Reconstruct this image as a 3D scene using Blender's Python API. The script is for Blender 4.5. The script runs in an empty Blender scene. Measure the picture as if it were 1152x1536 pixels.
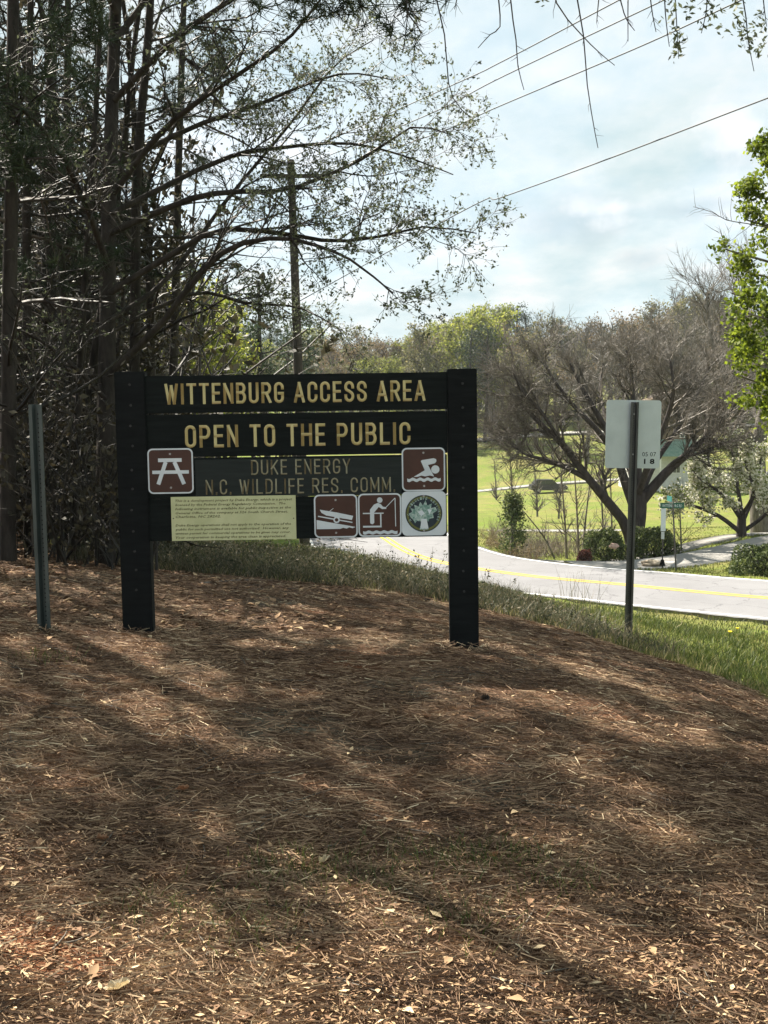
import bpy, bmesh, math, random
import numpy as np
from mathutils import Vector
R = math.radians
sc = bpy.context.scene
col = sc.collection
random.seed(7)

# ------------------------------------------------------------------ camera
FPX, CAMZ, HOR = 1600.0, 1.55, 640.0          # focal length in photo pixels, eye height, horizon row
PITCH = math.atan((768 - HOR) / FPX)
cam_d = bpy.data.cameras.new('camera'); cam = bpy.data.objects.new('camera', cam_d); col.objects.link(cam)
cam.location = (0, 0, CAMZ); cam.rotation_euler = (math.pi / 2 - PITCH, 0, 0)
cam_d.sensor_fit = 'VERTICAL'; cam_d.sensor_height = 24; cam_d.lens = 24 * FPX / 1536
cam_d.clip_end = 3000; cam_d.clip_start = 0.05
sc.camera = cam

# ------------------------------------------------------------------ sky, sun, exposure
SUN_EL, SUN_AZ = 50.0, -38.0                  # azimuth measured from the view direction, minus = left
w = bpy.data.worlds.new("World"); sc.world = w; w.use_nodes = True
nt = w.node_tree; N = nt.nodes; Lk = nt.links
for n in list(N): N.remove(n)
out = N.new('ShaderNodeOutputWorld')
sky = N.new('ShaderNodeTexSky'); sky.sky_type = 'NISHITA'; sky.sun_disc = False
sky.sun_elevation = R(SUN_EL); sky.sun_rotation = R(SUN_AZ)
sky.air_density = 1.0; sky.dust_density = 1.5; sky.ozone_density = 1.0
bg1 = N.new('ShaderNodeBackground'); bg1.inputs['Strength'].default_value = 0.08
Lk.new(sky.outputs[0], bg1.inputs['Color'])
bg2 = N.new('ShaderNodeBackground'); bg2.inputs['Strength'].default_value = 0.275
tc = N.new('ShaderNodeTexCoord')
sep = N.new('ShaderNodeSeparateXYZ'); Lk.new(tc.outputs['Generated'], sep.inputs[0])
zz = N.new('ShaderNodeMath'); zz.operation = 'MAXIMUM'; zz.inputs[1].default_value = 0.0; Lk.new(sep.outputs['Z'], zz.inputs[0])
za = N.new('ShaderNodeMath'); za.operation = 'ADD'; za.inputs[1].default_value = 0.16; Lk.new(zz.outputs[0], za.inputs[0])
cb = N.new('ShaderNodeCombineXYZ')
for i, s in enumerate('XY'):
    dv = N.new('ShaderNodeMath'); dv.operation = 'DIVIDE'; Lk.new(sep.outputs[s], dv.inputs[0]); Lk.new(za.outputs[0], dv.inputs[1])
    Lk.new(dv.outputs[0], cb.inputs[i])
n1 = N.new('ShaderNodeTexNoise'); n1.inputs['Scale'].default_value = 0.9; n1.inputs['Detail'].default_value = 8; n1.inputs['Roughness'].default_value = 0.55; n1.inputs['Distortion'].default_value = 0.4
mp = N.new('ShaderNodeMapping'); mp.inputs['Location'].default_value = (3.1, 1.3, 0); mp.inputs['Scale'].default_value = (1.5, 1.0, 1)
Lk.new(cb.outputs[0], mp.inputs[0]); Lk.new(mp.outputs[0], n1.inputs['Vector'])
r1 = N.new('ShaderNodeValToRGB'); r1.color_ramp.elements[0].position = 0.36; r1.color_ramp.elements[0].color = (.85, .85, .85, 1)
r1.color_ramp.elements[1].position = 0.6; r1.color_ramp.elements[1].color = (1, 1, 1, 1)
Lk.new(n1.outputs['Fac'], r1.inputs[0])
n2 = N.new('ShaderNodeTexNoise'); n2.inputs['Scale'].default_value = 2.6; n2.inputs['Detail'].default_value = 9; n2.inputs['Roughness'].default_value = 0.6
Lk.new(mp.outputs[0], n2.inputs['Vector'])
r2 = N.new('ShaderNodeValToRGB'); e = r2.color_ramp.elements
e[0].position = 0.34; e[0].color = (.66, .83, .87, 1); e[1].position = 0.66; e[1].color = (1.02, 1.04, 1.03, 1)
e2 = e.new(0.5); e2.color = (.82, .94, .96, 1)
Lk.new(n2.outputs['Fac'], r2.inputs[0])
def m2(op, a, b, c=None):
    n = N.new('ShaderNodeMath'); n.operation = op
    for i, v in enumerate((a, b, c)):
        if v is None: continue
        if hasattr(v, 'links'): Lk.new(v, n.inputs[i])
        else: n.inputs[i].default_value = v
    return n.outputs[0]
def blob(px, py, sx, sy, soft):
    # an elliptical cumulus region round one direction of the sky
    az_ = math.atan2((px - 576) / FPX, 1); el_ = math.atan((HOR - py) / FPX)
    aa = m2('ARCTAN2', sep.outputs['X'], sep.outputs['Y']); ee = m2('ARCSINE', sep.outputs['Z'], 0)
    a = m2('DIVIDE', m2('SUBTRACT', aa, az_), sx); b = m2('DIVIDE', m2('SUBTRACT', ee, el_), sy)
    d = m2('SQRT', m2('ADD', m2('MULTIPLY', a, a), m2('MULTIPLY', b, b)), 0)
    return m2('SUBTRACT', 1.0, d)
n3 = N.new('ShaderNodeTexNoise'); n3.inputs['Scale'].default_value = 14; n3.inputs['Detail'].default_value = 9; n3.inputs['Roughness'].default_value = .58
Lk.new(tc.outputs['Generated'], n3.inputs['Vector'])
puff = None
for bpx, bpy_, bsx, bsy in ((1085, 245, .055, .035), (1015, 305, .03, .012), (905, 325, .075, .014), (960, 345, .09, .012), (-500, 150, .2, .06), (1800, 200, .2, .07), (300, -900, .3, .12)):
    q = blob(bpx, bpy_, bsx, bsy, 0); puff = q if puff is None else m2('MAXIMUM', puff, q)
pv_ = m2('ADD', m2('MULTIPLY', m2('MAXIMUM', puff, -1.0), .5), m2('MULTIPLY', m2('SUBTRACT', n3.outputs['Fac'], .5), 2.6))
pr_ = N.new('ShaderNodeMapRange'); pr_.inputs[1].default_value = 0.12; pr_.inputs[2].default_value = .55; Lk.new(pv_, pr_.inputs[0])
shade = None
for bpx, bpy_, bsx, bsy in ((860, 345, .09, .028), (1100, 262, .035, .016), (960, 400, .04, .014), (1020, 335, .06, .012)):
    q = blob(bpx, bpy_, bsx, bsy, 0); shade = q if shade is None else m2('MAXIMUM', shade, q)
sv_ = m2('ADD', m2('MULTIPLY', m2('MAXIMUM', shade, -1.0), .8), m2('MULTIPLY', m2('SUBTRACT', n3.outputs['Fac'], .5), 1.8))
sr_ = N.new('ShaderNodeMapRange'); sr_.inputs[1].default_value = -.1; sr_.inputs[2].default_value = .7; Lk.new(sv_, sr_.inputs[0])
ma_ = N.new('ShaderNodeMix'); ma_.data_type = 'RGBA'; Lk.new(m2('MULTIPLY', sr_.outputs[0], .75), ma_.inputs[0]); Lk.new(r2.outputs[0], ma_.inputs[6]); ma_.inputs[7].default_value = (.56, .70, .76, 1)
mb_ = N.new('ShaderNodeMix'); mb_.data_type = 'RGBA'; Lk.new(m2('MULTIPLY', pr_.outputs[0], .8), mb_.inputs[0]); Lk.new(ma_.outputs[2], mb_.inputs[6]); mb_.inputs[7].default_value = (1.1, 1.13, 1.13, 1)
Lk.new(mb_.outputs[2], bg2.inputs['Color'])
mx = N.new('ShaderNodeMixShader'); Lk.new(r1.outputs[0], mx.inputs[0]); Lk.new(bg1.outputs[0], mx.inputs[1]); Lk.new(bg2.outputs[0], mx.inputs[2])
Lk.new(mx.outputs[0], out.inputs['Surface'])

sd = bpy.data.lights.new('sun', 'SUN'); sd.energy = 4.8; sd.angle = R(0.53); sd.color = (1, .92, .80)
sun = bpy.data.objects.new('sun', sd); col.objects.link(sun)
az = R(SUN_AZ); el = R(SUN_EL)
SUND = Vector((math.sin(az) * math.cos(el), math.cos(az) * math.cos(el), math.sin(el)))
sun.rotation_euler = SUND.to_track_quat('Z', 'Y').to_euler(); sun.location = SUND * 60
vs = sc.view_settings; vs.view_transform = 'Standard'; vs.look = 'None'; vs.gamma = 1; vs.use_curve_mapping = False
vs.exposure = 1.8
sc.cycles.max_bounces = 6; sc.cycles.diffuse_bounces = 3; sc.cycles.transmission_bounces = 4; sc.cycles.use_denoising = True
try: sc.cycles.denoiser = 'OPENIMAGEDENOISE'
except Exception: pass

# ------------------------------------------------------------------ helpers
def G(px, py, d):
    """the world point seen at photo pixel (px, py) when it stands d metres ahead"""
    u = (px - 576) / FPX; v = (768 - py) / FPX
    dy = math.cos(PITCH) + v * math.sin(PITCH); dz = v * math.cos(PITCH) - math.sin(PITCH)
    t = d / dy
    return np.array((u * t, d, CAMZ + dz * t))

def tag(o, label=None, cat=None, group=None, kind=None):
    if label: o['label'] = label
    if cat: o['category'] = cat
    if group: o['group'] = group
    if kind: o['kind'] = kind
    return o

def mesh_data(name, V, F, rnd=None, smooth=False):
    """V (n,3); F: int array (m,3|4) or list of such arrays"""
    me = bpy.data.meshes.new(name)
    if isinstance(F, np.ndarray): F = [F]
    F = [np.asarray(f) for f in F if len(f)]
    V = np.asarray(V, dtype=np.float32)
    me.vertices.add(len(V)); me.vertices.foreach_set('co', V.ravel())
    loops = np.concatenate([f.ravel() for f in F]).astype(np.int32)
    counts = np.concatenate([np.full(len(f), f.shape[1]) for f in F]).astype(np.int32)
    starts = np.concatenate([[0], np.cumsum(counts)[:-1]]).astype(np.int32)
    me.loops.add(len(loops)); me.loops.foreach_set('vertex_index', loops)
    me.polygons.add(len(counts)); me.polygons.foreach_set('loop_start', starts); me.polygons.foreach_set('loop_total', counts)
    if smooth: me.polygons.foreach_set('use_smooth', np.ones(len(counts), dtype=bool))
    if rnd is not None:
        a = me.attributes.new('rnd', 'FLOAT', 'POINT'); a.data.foreach_set('value', np.asarray(rnd, dtype=np.float32))
    me.update(calc_edges=True)
    return me

def link(name, me, mat=None, parent=None, loc=None):
    o = bpy.data.objects.new(name, me)
    if mat is not None and me is not None and not me.materials: me.materials.append(mat)
    col.objects.link(o)
    if parent: o.parent = parent
    if loc is not None: o.location = loc
    return o

def empty(name, loc=(0, 0, 0), rz=0):
    o = bpy.data.objects.new(name, None); col.objects.link(o); o.location = loc; o.rotation_euler = (0, 0, rz)
    o.empty_display_size = .2
    return o

def copy_tree(o, parent=None):
    c = o.copy(); col.objects.link(c); c.parent = parent
    for ch in list(o.children): copy_tree(ch, c)
    return c

class MB:
    """collects boxes, prisms and tubes; build() links them as one mesh"""
    def __init__(s): s.bm = bmesh.new()
    def box(s, a, b, bev=0):
        r = bmesh.ops.create_cube(s.bm, size=1)
        a = Vector(a); b = Vector(b)
        for v in r['verts']:
            v.co = Vector((a[i] + (b[i] - a[i]) * (v.co[i] + .5) for i in range(3)))
        if bev:
            es = list({e for v in r['verts'] for e in v.link_edges})
            bmesh.ops.bevel(s.bm, geom=es, offset=bev, segments=2, affect='EDGES')
        return s
    def poly(s, pts, y, depth=0):
        """pts (x,z) polygon facing -y at y; depth extrudes to +y"""
        vs = [s.bm.verts.new((p[0], y, p[1])) for p in pts]
        f = s.bm.faces.new(vs); f.normal_update()
        if f.normal.y > 0: f.normal_flip()
        if depth:
            r = bmesh.ops.extrude_face_region(s.bm, geom=[f])
            ex = [g for g in r['geom'] if isinstance(g, bmesh.types.BMVert)]
            for v in ex: v.co.y += depth
        return s
    def line(s, p, q, th, y):
        p = Vector(p); q = Vector(q); d = (q - p).normalized(); n = Vector((-d.y, d.x)) * th / 2
        return s.poly([p + n, q + n, q - n, p - n], y)
    def disc(s, c, r, y, n=24, depth=0):
        return s.poly([(c[0] + r * math.cos(2 * math.pi * k / n), c[1] + r * math.sin(2 * math.pi * k / n)) for k in range(n)], y, depth)
    def tube(s, p, q, r0, r1=None, n=10):
        p = Vector(p); q = Vector(q); r1 = r0 if r1 is None else r1
        r = bmesh.ops.create_cone(s.bm, cap_ends=True, segments=n, radius1=r0, radius2=r1, depth=(q - p).length)
        rot = (q - p).to_track_quat('Z', 'Y').to_matrix()
        for v in r['verts']: v.co = rot @ v.co + (p + q) / 2
        return s
    def build(s, name, mat, parent=None, loc=None, smooth=False, move=None):
        if move is not None:
            for v in s.bm.verts: v.co += Vector(move)
        bmesh.ops.recalc_face_normals(s.bm, faces=s.bm.faces)
        me = bpy.data.meshes.new(name); s.bm.to_mesh(me); s.bm.free()
        if smooth:
            me.polygons.foreach_set('use_smooth', [True] * len(me.polygons))
        return link(name, me, mat, parent, loc)

# ---- materials
def principled(name, rough=.8, spec=.3):
    m = bpy.data.materials.new(name); m.use_nodes = True
    b = m.node_tree.nodes['Principled BSDF']; b.inputs['Roughness'].default_value = rough
    b.inputs['Specular IOR Level'].default_value = spec
    return m, m.node_tree, b

def noise_mat(name, c1, c2, scale=8, rough=.85, spec=.25, bump=.3, stretch=(1, 1, 1), detail=6, c3=None, dist=.02, metallic=0, lo=.3, hi=.7):
    m, t, b = principled(name, rough, spec)
    b.inputs['Metallic'].default_value = metallic
    tcn = t.nodes.new('ShaderNodeTexCoord'); mpn = t.nodes.new('ShaderNodeMapping'); mpn.inputs['Scale'].default_value = stretch
    t.links.new(tcn.outputs['Object'], mpn.inputs[0])
    no = t.nodes.new('ShaderNodeTexNoise'); no.inputs['Scale'].default_value = scale; no.inputs['Detail'].default_value = detail; no.inputs['Roughness'].default_value = .62
    t.links.new(mpn.outputs[0], no.inputs['Vector'])
    rp = t.nodes.new('ShaderNodeValToRGB'); rp.color_ramp.elements[0].position = lo; rp.color_ramp.elements[1].position = hi
    rp.color_ramp.elements[0].color = (*c1, 1); rp.color_ramp.elements[1].color = (*c2, 1)
    if c3: q = rp.color_ramp.elements.new((lo + hi) / 2); q.color = (*c3, 1)
    t.links.new(no.outputs['Fac'], rp.inputs[0]); t.links.new(rp.outputs[0], b.inputs['Base Color'])
    if bump:
        bp = t.nodes.new('ShaderNodeBump'); bp.inputs['Strength'].default_value = bump; bp.inputs['Distance'].default_value = dist
        t.links.new(no.outputs['Fac'], bp.inputs['Height']); t.links.new(bp.outputs[0], b.inputs['Normal'])
    return m

def leaf_mat(name, stops, trans=.35, rough=.6, noise=0):
    """colour picked per leaf through the 'rnd' attribute; part of the light passes through"""
    m, t, b = principled(name, rough, .3)
    at = t.nodes.new('ShaderNodeAttribute'); at.attribute_name = 'rnd'
    rp = t.nodes.new('ShaderNodeValToRGB'); el_ = rp.color_ramp.elements
    el_[0].position = stops[0][0]; el_[0].color = (*stops[0][1], 1); el_[1].position = stops[-1][0]; el_[1].color = (*stops[-1][1], 1)
    for p, c in stops[1:-1]: q = el_.new(p); q.color = (*c, 1)
    t.links.new(at.outputs['Fac'], rp.inputs[0]); t.links.new(rp.outputs[0], b.inputs['Base Color'])
    if trans:
        tr = t.nodes.new('ShaderNodeBsdfTranslucent'); t.links.new(rp.outputs[0], tr.inputs['Color'])
        ms = t.nodes.new('ShaderNodeMixShader'); ms.inputs[0].default_value = trans
        t.links.new(b.outputs[0], ms.inputs[1]); t.links.new(tr.outputs[0], ms.inputs[2])
        t.links.new(ms.outputs[0], t.nodes['Material Output'].inputs['Surface'])
    return m

M = {}
M['bark_dark'] = noise_mat('bark_dark', (.014, .012, .010), (.055, .046, .038), 14, stretch=(1, 1, .25), bump=.8)
M['bark_grey'] = noise_mat('bark_grey', (.07, .062, .052), (.21, .19, .165), 10, stretch=(1, 1, .3), bump=.7)
M['bark_black'] = noise_mat('bark_black', (.022, .018, .018), (.075, .062, .057), 6, stretch=(1, 1, .3), bump=.7, dist=.05)
M['bark_light'] = noise_mat('bark_light', (.12, .10, .08), (.30, .26, .22), 6, stretch=(1, 1, .3), bump=.5)
M['twig_grey'] = leaf_mat('twig_grey', [(0, (.04, .034, .026)), (1, (.135, .115, .09))], 0)
M['twig_dark'] = leaf_mat('twig_dark', [(0, (.012, .010, .008)), (.8, (.035, .03, .024)), (1, (.09, .075, .06))], 0)
M['twig_far'] = leaf_mat('twig_far', [(0, (.06, .055, .045)), (1, (.17, .15, .12))], 0)
M['leaf_young'] = leaf_mat('leaf_young', [(0, (.05, .06, .035)), (.6, (.11, .13, .07)), (1, (.22, .24, .14))], .35)
M['leaf_bright'] = leaf_mat('leaf_bright', [(0, (.045, .07, .010)), (.5, (.13, .175, .018)), (1, (.27, .32, .03))], .5)
M['leaf_yellow'] = leaf_mat('leaf_yellow', [(0, (.10, .13, .02)), (.6, (.24, .27, .045)), (1, (.36, .36, .08))], .5)
M['leaf_olive'] = leaf_mat('leaf_olive', [(0, (.07, .07, .03)), (.6, (.15, .15, .06)), (1, (.25, .22, .10))], .4)
M['leaf_rust'] = leaf_mat('leaf_rust', [(0, (.10, .078, .038)), (1, (.23, .165, .085))], .4)
M['leaf_red'] = leaf_mat('leaf_red', [(0, (.07, .025, .018)), (1, (.20, .08, .06))], .3)
M['needle_dark'] = leaf_mat('needle_dark', [(0, (.012, .022, .012)), (.7, (.035, .055, .025)), (1, (.07, .09, .04))], .15)
M['needle_far'] = leaf_mat('needle_far', [(0, (.02, .035, .018)), (1, (.07, .10, .05))], .2)
M['evergreen'] = leaf_mat('evergreen', [(0, (.025, .042, .014)), (.6, (.085, .115, .035)), (1, (.19, .22, .07))], .25)
M['blossom'] = leaf_mat('blossom', [(0, (.12, .16, .04)), (.35, (.26, .30, .09)), (.42, (.60, .58, .45)), (1, (.88, .85, .78))], .5)
M['grass'] = leaf_mat('grass', [(0, (.03, .045, .012)), (.4, (.07, .095, .022)), (.65, (.145, .165, .045)), (.8, (.24, .21, .08)), (1, (.40, .33, .18))], .3)
M['weed'] = leaf_mat('weed', [(0, (.03, .036, .02)), (.45, (.07, .08, .04)), (.7, (.12, .11, .065)), (1, (.27, .22, .145))], .3)
M['dead_leaf'] = leaf_mat('dead_leaf', [(0, (.06, .032, .018)), (.45, (.20, .115, .062)), (.75, (.38, .25, .135)), (1, (.66, .52, .31))], .1, .85)
M['straw'] = leaf_mat('straw', [(0, (.042, .024, .015)), (.4, (.155, .094, .057)), (.7, (.30, .20, .12)), (.9, (.50, .37, .23)), (1, (.68, .56, .37))], .1, .85)
M['brush'] = leaf_mat('brush', [(0, (.05, .04, .03)), (1, (.2, .16, .12))], 0)
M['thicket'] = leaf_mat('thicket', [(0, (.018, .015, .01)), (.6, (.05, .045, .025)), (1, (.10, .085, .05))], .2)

# ---- branch growing, all in numpy
def nrm(a): return a / (np.linalg.norm(a, axis=-1, keepdims=True) + 1e-9)
def walk(rng, start, d, Ln, n, wig, up):
    Mn = len(start); P = np.zeros((Mn, n, 3)); P[:, 0] = start; d = nrm(d); st = (Ln / (n - 1))[:, None]
    for i in range(1, n):
        d = nrm(d + wig * rng.normal(size=(Mn, 3)) + np.array((0, 0, up)))
        P[:, i] = P[:, i - 1] + d * st
    return P
def spawn(rng, par, k, t0, t1, ang, ln, n, wig, up, rr=.55, rmin=.003, taper=.35, tpow=1.0, flat=0):
    """par = (P, R). k children per parent branch"""
    P, Rr = par; Mn, Np, _ = P.shape
    idx = np.repeat(np.arange(Mn), k); m = len(idx)
    t = t0 + (t1 - t0) * rng.random(m) ** tpow; f = t * (Np - 1); i = np.minimum(f.astype(int), Np - 2); fr = (f - i)[:, None]
    a, b = P[idx, i], P[idx, i + 1]; pos = a + (b - a) * fr; T = nrm(b - a)
    rad = Rr[idx, i] + (Rr[idx, i + 1] - Rr[idx, i]) * fr[:, 0]
    q = rng.normal(size=(m, 3)); q[:, 2] *= (1 - flat); q = nrm(q - T * np.sum(q * T, 1)[:, None])
    an = np.radians(rng.uniform(ang[0], ang[1], m))[:, None]
    d = T * np.cos(an) + q * np.sin(an)
    Ln = rng.uniform(ln[0], ln[1], m) * (1 - taper * t)
    C = walk(rng, pos, d, Ln, n, wig, up)
    r0 = np.maximum(rad * rr, rmin)[:, None]
    return C, r0 * np.linspace(1, .3, n)[None, :]
def tubes(groups, sides=4):
    Vs, Fs, Rn, off = [], [], [], 0
    rng = np.random.default_rng(5)
    for P, Rr in groups:
        m, n, _ = P.shape
        T = nrm(np.gradient(P, axis=1)); ref = np.broadcast_to(np.array((.31, .42, .12)), T.shape)
        A = nrm(np.cross(T, ref)); B = np.cross(T, A)
        th = np.arange(sides) * 2 * np.pi / sides
        V = P[:, :, None, :] + Rr[:, :, None, None] * (np.cos(th)[None, None, :, None] * A[:, :, None, :] + np.sin(th)[None, None, :, None] * B[:, :, None, :])
        base = np.arange(m)[:, None, None] * n * sides + np.arange(n - 1)[None, :, None] * sides
        s = np.arange(sides)[None, None, :]; s2 = (s + 1) % sides
        F = np.stack([base + s, base + s2, base + sides + s2, base + sides + s], -1).reshape(-1, 4) + off
        Vs.append(V.reshape(-1, 3)); Fs.append(F); Rn.append(np.repeat(rng.random(m), n * sides)); off += m * n * sides
    return np.concatenate(Vs), np.concatenate(Fs), np.concatenate(Rn)
def cards(rng, C, size, ratio=.6, flat=0.0, rn=None, fold=.25):
    """one folded leaf (two quads) or flat quad at each centre C"""
    m = len(C); s = rng.uniform(size[0], size[1], m)[:, None]
    a = rng.normal(size=(m, 3)); a[:, 2] *= (1 - flat); a = nrm(a)
    b = rng.normal(size=(m, 3)); b[:, 2] *= (1 - flat); b = nrm(b - a * np.sum(a * b, 1)[:, None])
    V = np.stack([C - a * s * .5, C + b * s * ratio * .5, C + a * s * .5, C - b * s * ratio * .5], 1).reshape(-1, 3)
    F = np.arange(m * 4).reshape(m, 4)
    rn = rng.random(m) if rn is None else rn
    return V, F, np.repeat(rn, 4)
def along(rng, par, k, t0=.2, t1=1., jit=.02):
    P, _ = par; Mn, Np, _ = P.shape; idx = np.repeat(np.arange(Mn), k); m = len(idx)
    t = rng.uniform(t0, t1, m); f = t * (Np - 1); i = np.minimum(f.astype(int), Np - 2); fr = (f - i)[:, None]
    return P[idx, i] + (P[idx, i + 1] - P[idx, i]) * fr + rng.normal(size=(m, 3)) * jit
def tufts(rng, C, k, ln, wd, updir=.2):
    """pine needles: k thin quads radiating from each centre"""
    c = np.repeat(C, k, 0); m = len(c); d = rng.normal(size=(m, 3)); d[:, 2] += updir; d = nrm(d)
    s = nrm(np.cross(d, rng.normal(size=(m, 3)))) * wd * .5; L_ = rng.uniform(ln * .6, ln, m)[:, None]
    V = np.stack([c - s, c + s, c + d * L_ + s * .4, c + d * L_ - s * .4], 1).reshape(-1, 3)
    return V, np.arange(m * 4).reshape(m, 4), np.repeat(np.repeat(rng.random(len(C)), k) * .7 + rng.random(m) * .3, 4)
def spline(pts, n=14):
    pts = np.array(pts, float); k = len(pts); t = np.linspace(0, k - 1, n); o = []
    for x in t:
        i = min(int(x), k - 2); f = x - i
        p0, p1, p2, p3 = pts[max(i - 1, 0)], pts[i], pts[i + 1], pts[min(i + 2, k - 1)]
        o.append(.5 * (2 * p1 + (p2 - p0) * f + (2 * p0 - 5 * p1 + 4 * p2 - p3) * f * f + (3 * p1 - p0 - 3 * p2 + p3) * f ** 3))
    return np.array(o)
def limb(pp, r0, r1, n=14, d=None):
    pts = [G(p[0], p[1], p[2] if len(p) > 2 else d) for p in pp]
    return spline(pts, n)[None], np.linspace(r0, r1, n)[None]
def cat(*gs):
    return (np.concatenate([g[0] for g in gs]), np.concatenate([g[1] for g in gs]))
def ntri(me): me.calc_loop_triangles(); return len(me.loop_triangles)

# ------------------------------------------------------------------ terrain height
CP = []
def cp(x, y, z): CP.append((x, y, z))
def cg(px, py, d): p = G(px, py, d); CP.append(tuple(p))
for x in (-6, -3, 0, 3): cp(x, -4, .0 + (-.04 * x if x < 0 else -.03 * x))
for x, z in ((-5, .25), (-2.5, .1), (0, 0), (1.6, -.03), (3, -.2), (6, -.9)): cp(x, 1.5, z)
for x, z in ((-2, .1), (0, 0), (1.5, -.04), (2.4, -.12), (4, -.6)): cp(x, 4.2, z)
cg(702, 975, 7.1); cg(208, 949, 7.4); cg(66, 941, 6.9); cg(450, 960, 7.3); cg(-150, 930, 7)
cg(1152, 1048, 7.2); cg(1050, 1008, 8.2); cg(942, 972, 9.4); cg(800, 932, 10.6)
cg(942, 962, 11.7); cg(1152, 1005, 11); cg(1152, 962, 19); cg(942, 932, 20); cg(800, 900, 20)
cg(640, 892, 11.8); cg(450, 868, 12.2); cg(240, 858, 12); cg(100, 848, 11)
cg(660, 880, 14.5); cg(520, 846, 15); cg(380, 836, 15.5); cg(250, 832, 15)
cg(520, 832, 22); cg(300, 815, 22); cg(60, 800, 22); cg(-200, 780, 22); cg(660, 870, 24)
cp(-3, 32, -3.2); cp(-12, 32, -2.6); cp(-12, 45, -3.5); cp(-6, 46, -3.5)
for x, y in ((20, 24), (14, 28), (7.8, 32.5), (3.5, 35.5), (1.1, 39.2), (.1, 45.6), (-1.2, 55), (-3, 68), (12, 33.3), (9.2, 25.5), (3, 32.7), (6.6, 28.8), (8.6, 35), (-2.6, 42), (3.4, 38)): cp(x, y, -3.32)
cg(1015, 858, 36); cg(1152, 820, 42); cg(1110, 804, 46); cg(950, 836, 44); cg(800, 841, 45); cg(740, 834, 43); cg(738, 815, 51); cg(740, 806, 60); cg(860, 812, 58); cg(1010, 806, 58); cg(1150, 804, 58); cg(1300, 800, 46)
for px in (560, 720, 860, 1010, 1152, 1400): cg(px, 798, 72)
for px, y1, y2 in ((600, 742, 662), (715, 735, 659), (820, 727, 652), (950, 722, 648), (1152, 716, 640), (1500, 700, 630)):
    cg(px, y1, 138); cg(px, y2, 190); cg(px, (y1 + 798) / 2 + 2, 100)
for x in (-60, -120): cp(x, 60, -2); cp(x, 138, -4); cp(x, 190, 0)
for x in (-300, -120, 0, 120, 300): cp(x, 235, 6); cp(x, 300, 15); cp(x, 700, 30)
for s in (-1, 1):
    cp(s * 300, 0, 1 if s < 0 else -4); cp(s * 500, 300, 6); cp(s * 60, 10, 1.2 if s < 0 else -3); cp(s * 25, 15, .6 if s < 0 else -2.9)
cp(20, 60, -4.2); cp(50, 60, -4.0); cp(60, 100, -4.0); cp(0, -60, 0); cp(-15, 0, .5); cp(12, 3, -2.4); cp(14, 12, -2.9)
CP = np.array(CP)
def phi(r2): return .5 * r2 * np.log(r2 + 1e-6)
_S = 40.0
_X = CP[:, :2] / _S; nC = len(CP)
_K = phi(((_X[:, None] - _X[None]) ** 2).sum(-1)) + np.eye(nC) * 2e-4
_A = np.zeros((nC + 3, nC + 3)); _A[:nC, :nC] = _K; _A[:nC, nC] = 1; _A[:nC, nC + 1:] = _X; _A[nC:, :nC] = _A[:nC, nC:].T
_W = np.linalg.solve(_A, np.concatenate([CP[:, 2], np.zeros(3)]))
ROAD_C = spline([(60, 8), (34, 16.5), (24, 21.6), (17, 26), (11.3, 30), (7.7, 32.3), (4.6, 34.6), (1.9, 38.2), (.5, 43.5), (-.6, 52), (-2.6, 66), (-8, 90), (-16, 120)], 220)
DRIVE_A = spline([(6.9, 38.4), (9.0, 38.7), (11.5, 40.2), (15, 42.4), (22, 46.5), (34, 52)], 60)      # main driveway by the street sign
DRIVE_B = spline([(2.9, 43.2), (5.2, 40.9), (8, 41.6), (12, 44.4), (17, 47.5), (27, 53), (40, 60)], 60)          # narrow path behind it
LANE_1 = spline([(-1.4, 66), (4, 71.6), (12, 72.4), (24, 72.6), (40, 73), (70, 74)], 80)
LANE_2 = spline([tuple(G(560, 745, 134)[:2]), tuple(G(715, 735, 136)[:2]), tuple(G(800, 729, 138)[:2]), tuple(G(900, 723, 140)[:2]), tuple(G(1020, 719, 142)[:2]), tuple(G(1300, 712, 144)[:2])], 60)
LANE_3 = spline([tuple(G(540, 668, 188)[:2]), tuple(G(715, 659, 190)[:2]), tuple(G(820, 651, 191)[:2]), tuple(G(1000, 646, 192)[:2]), tuple(G(1300, 640, 194)[:2])], 60)
WAYS = [(ROAD_C, 3.75), (DRIVE_A, 1.5), (DRIVE_B, .75), (LANE_1, 2.3), (LANE_2, 1.5), (LANE_3, 3.1)]
def way_dist(x, y, line):
    d = np.full(x.shape, 1e9)
    for s in range(0, len(line), 1):
        d = np.minimum(d, (x - line[s, 0]) ** 2 + (y - line[s, 1]) ** 2)
    return np.sqrt(d)
def H0(x, y):
    x = np.asarray(x, float); y = np.asarray(y, float); sh = x.shape; x = x.ravel(); y = y.ravel(); o = np.zeros(len(x))
    for s in range(0, len(x), 20000):
        X = np.stack([x[s:s + 20000], y[s:s + 20000]], 1) / _S
        o[s:s + 20000] = phi(((X[:, None] - _X[None]) ** 2).sum(-1)) @ _W[:nC] + _W[nC] + X @ _W[nC + 1:]
    o += np.where(y < 16, 1, 0) * (.012 * np.sin(x * 3.1 + 1.3 * np.sin(y * 1.7)) * np.sin(y * 2.3 + x) + .006 * np.sin(x * 9 + y * 4) * np.sin(y * 8 - x * 3) + .004 * np.sin(x * 17 + 3 * np.sin(y * 6)) * np.sin(y * 19 + 2 * np.sin(x * 8)))
    return o.reshape(sh)
def H(x, y):                       # ground height, sunk a little under the paved ways
    x = np.asarray(x, float); y = np.asarray(y, float); z = H0(x, y)
    for line, hw in WAYS:
        d = way_dist(x, y, line); z = z - .12 * np.clip((hw + .15 - d) / .3, 0, 1)
    return z
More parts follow.
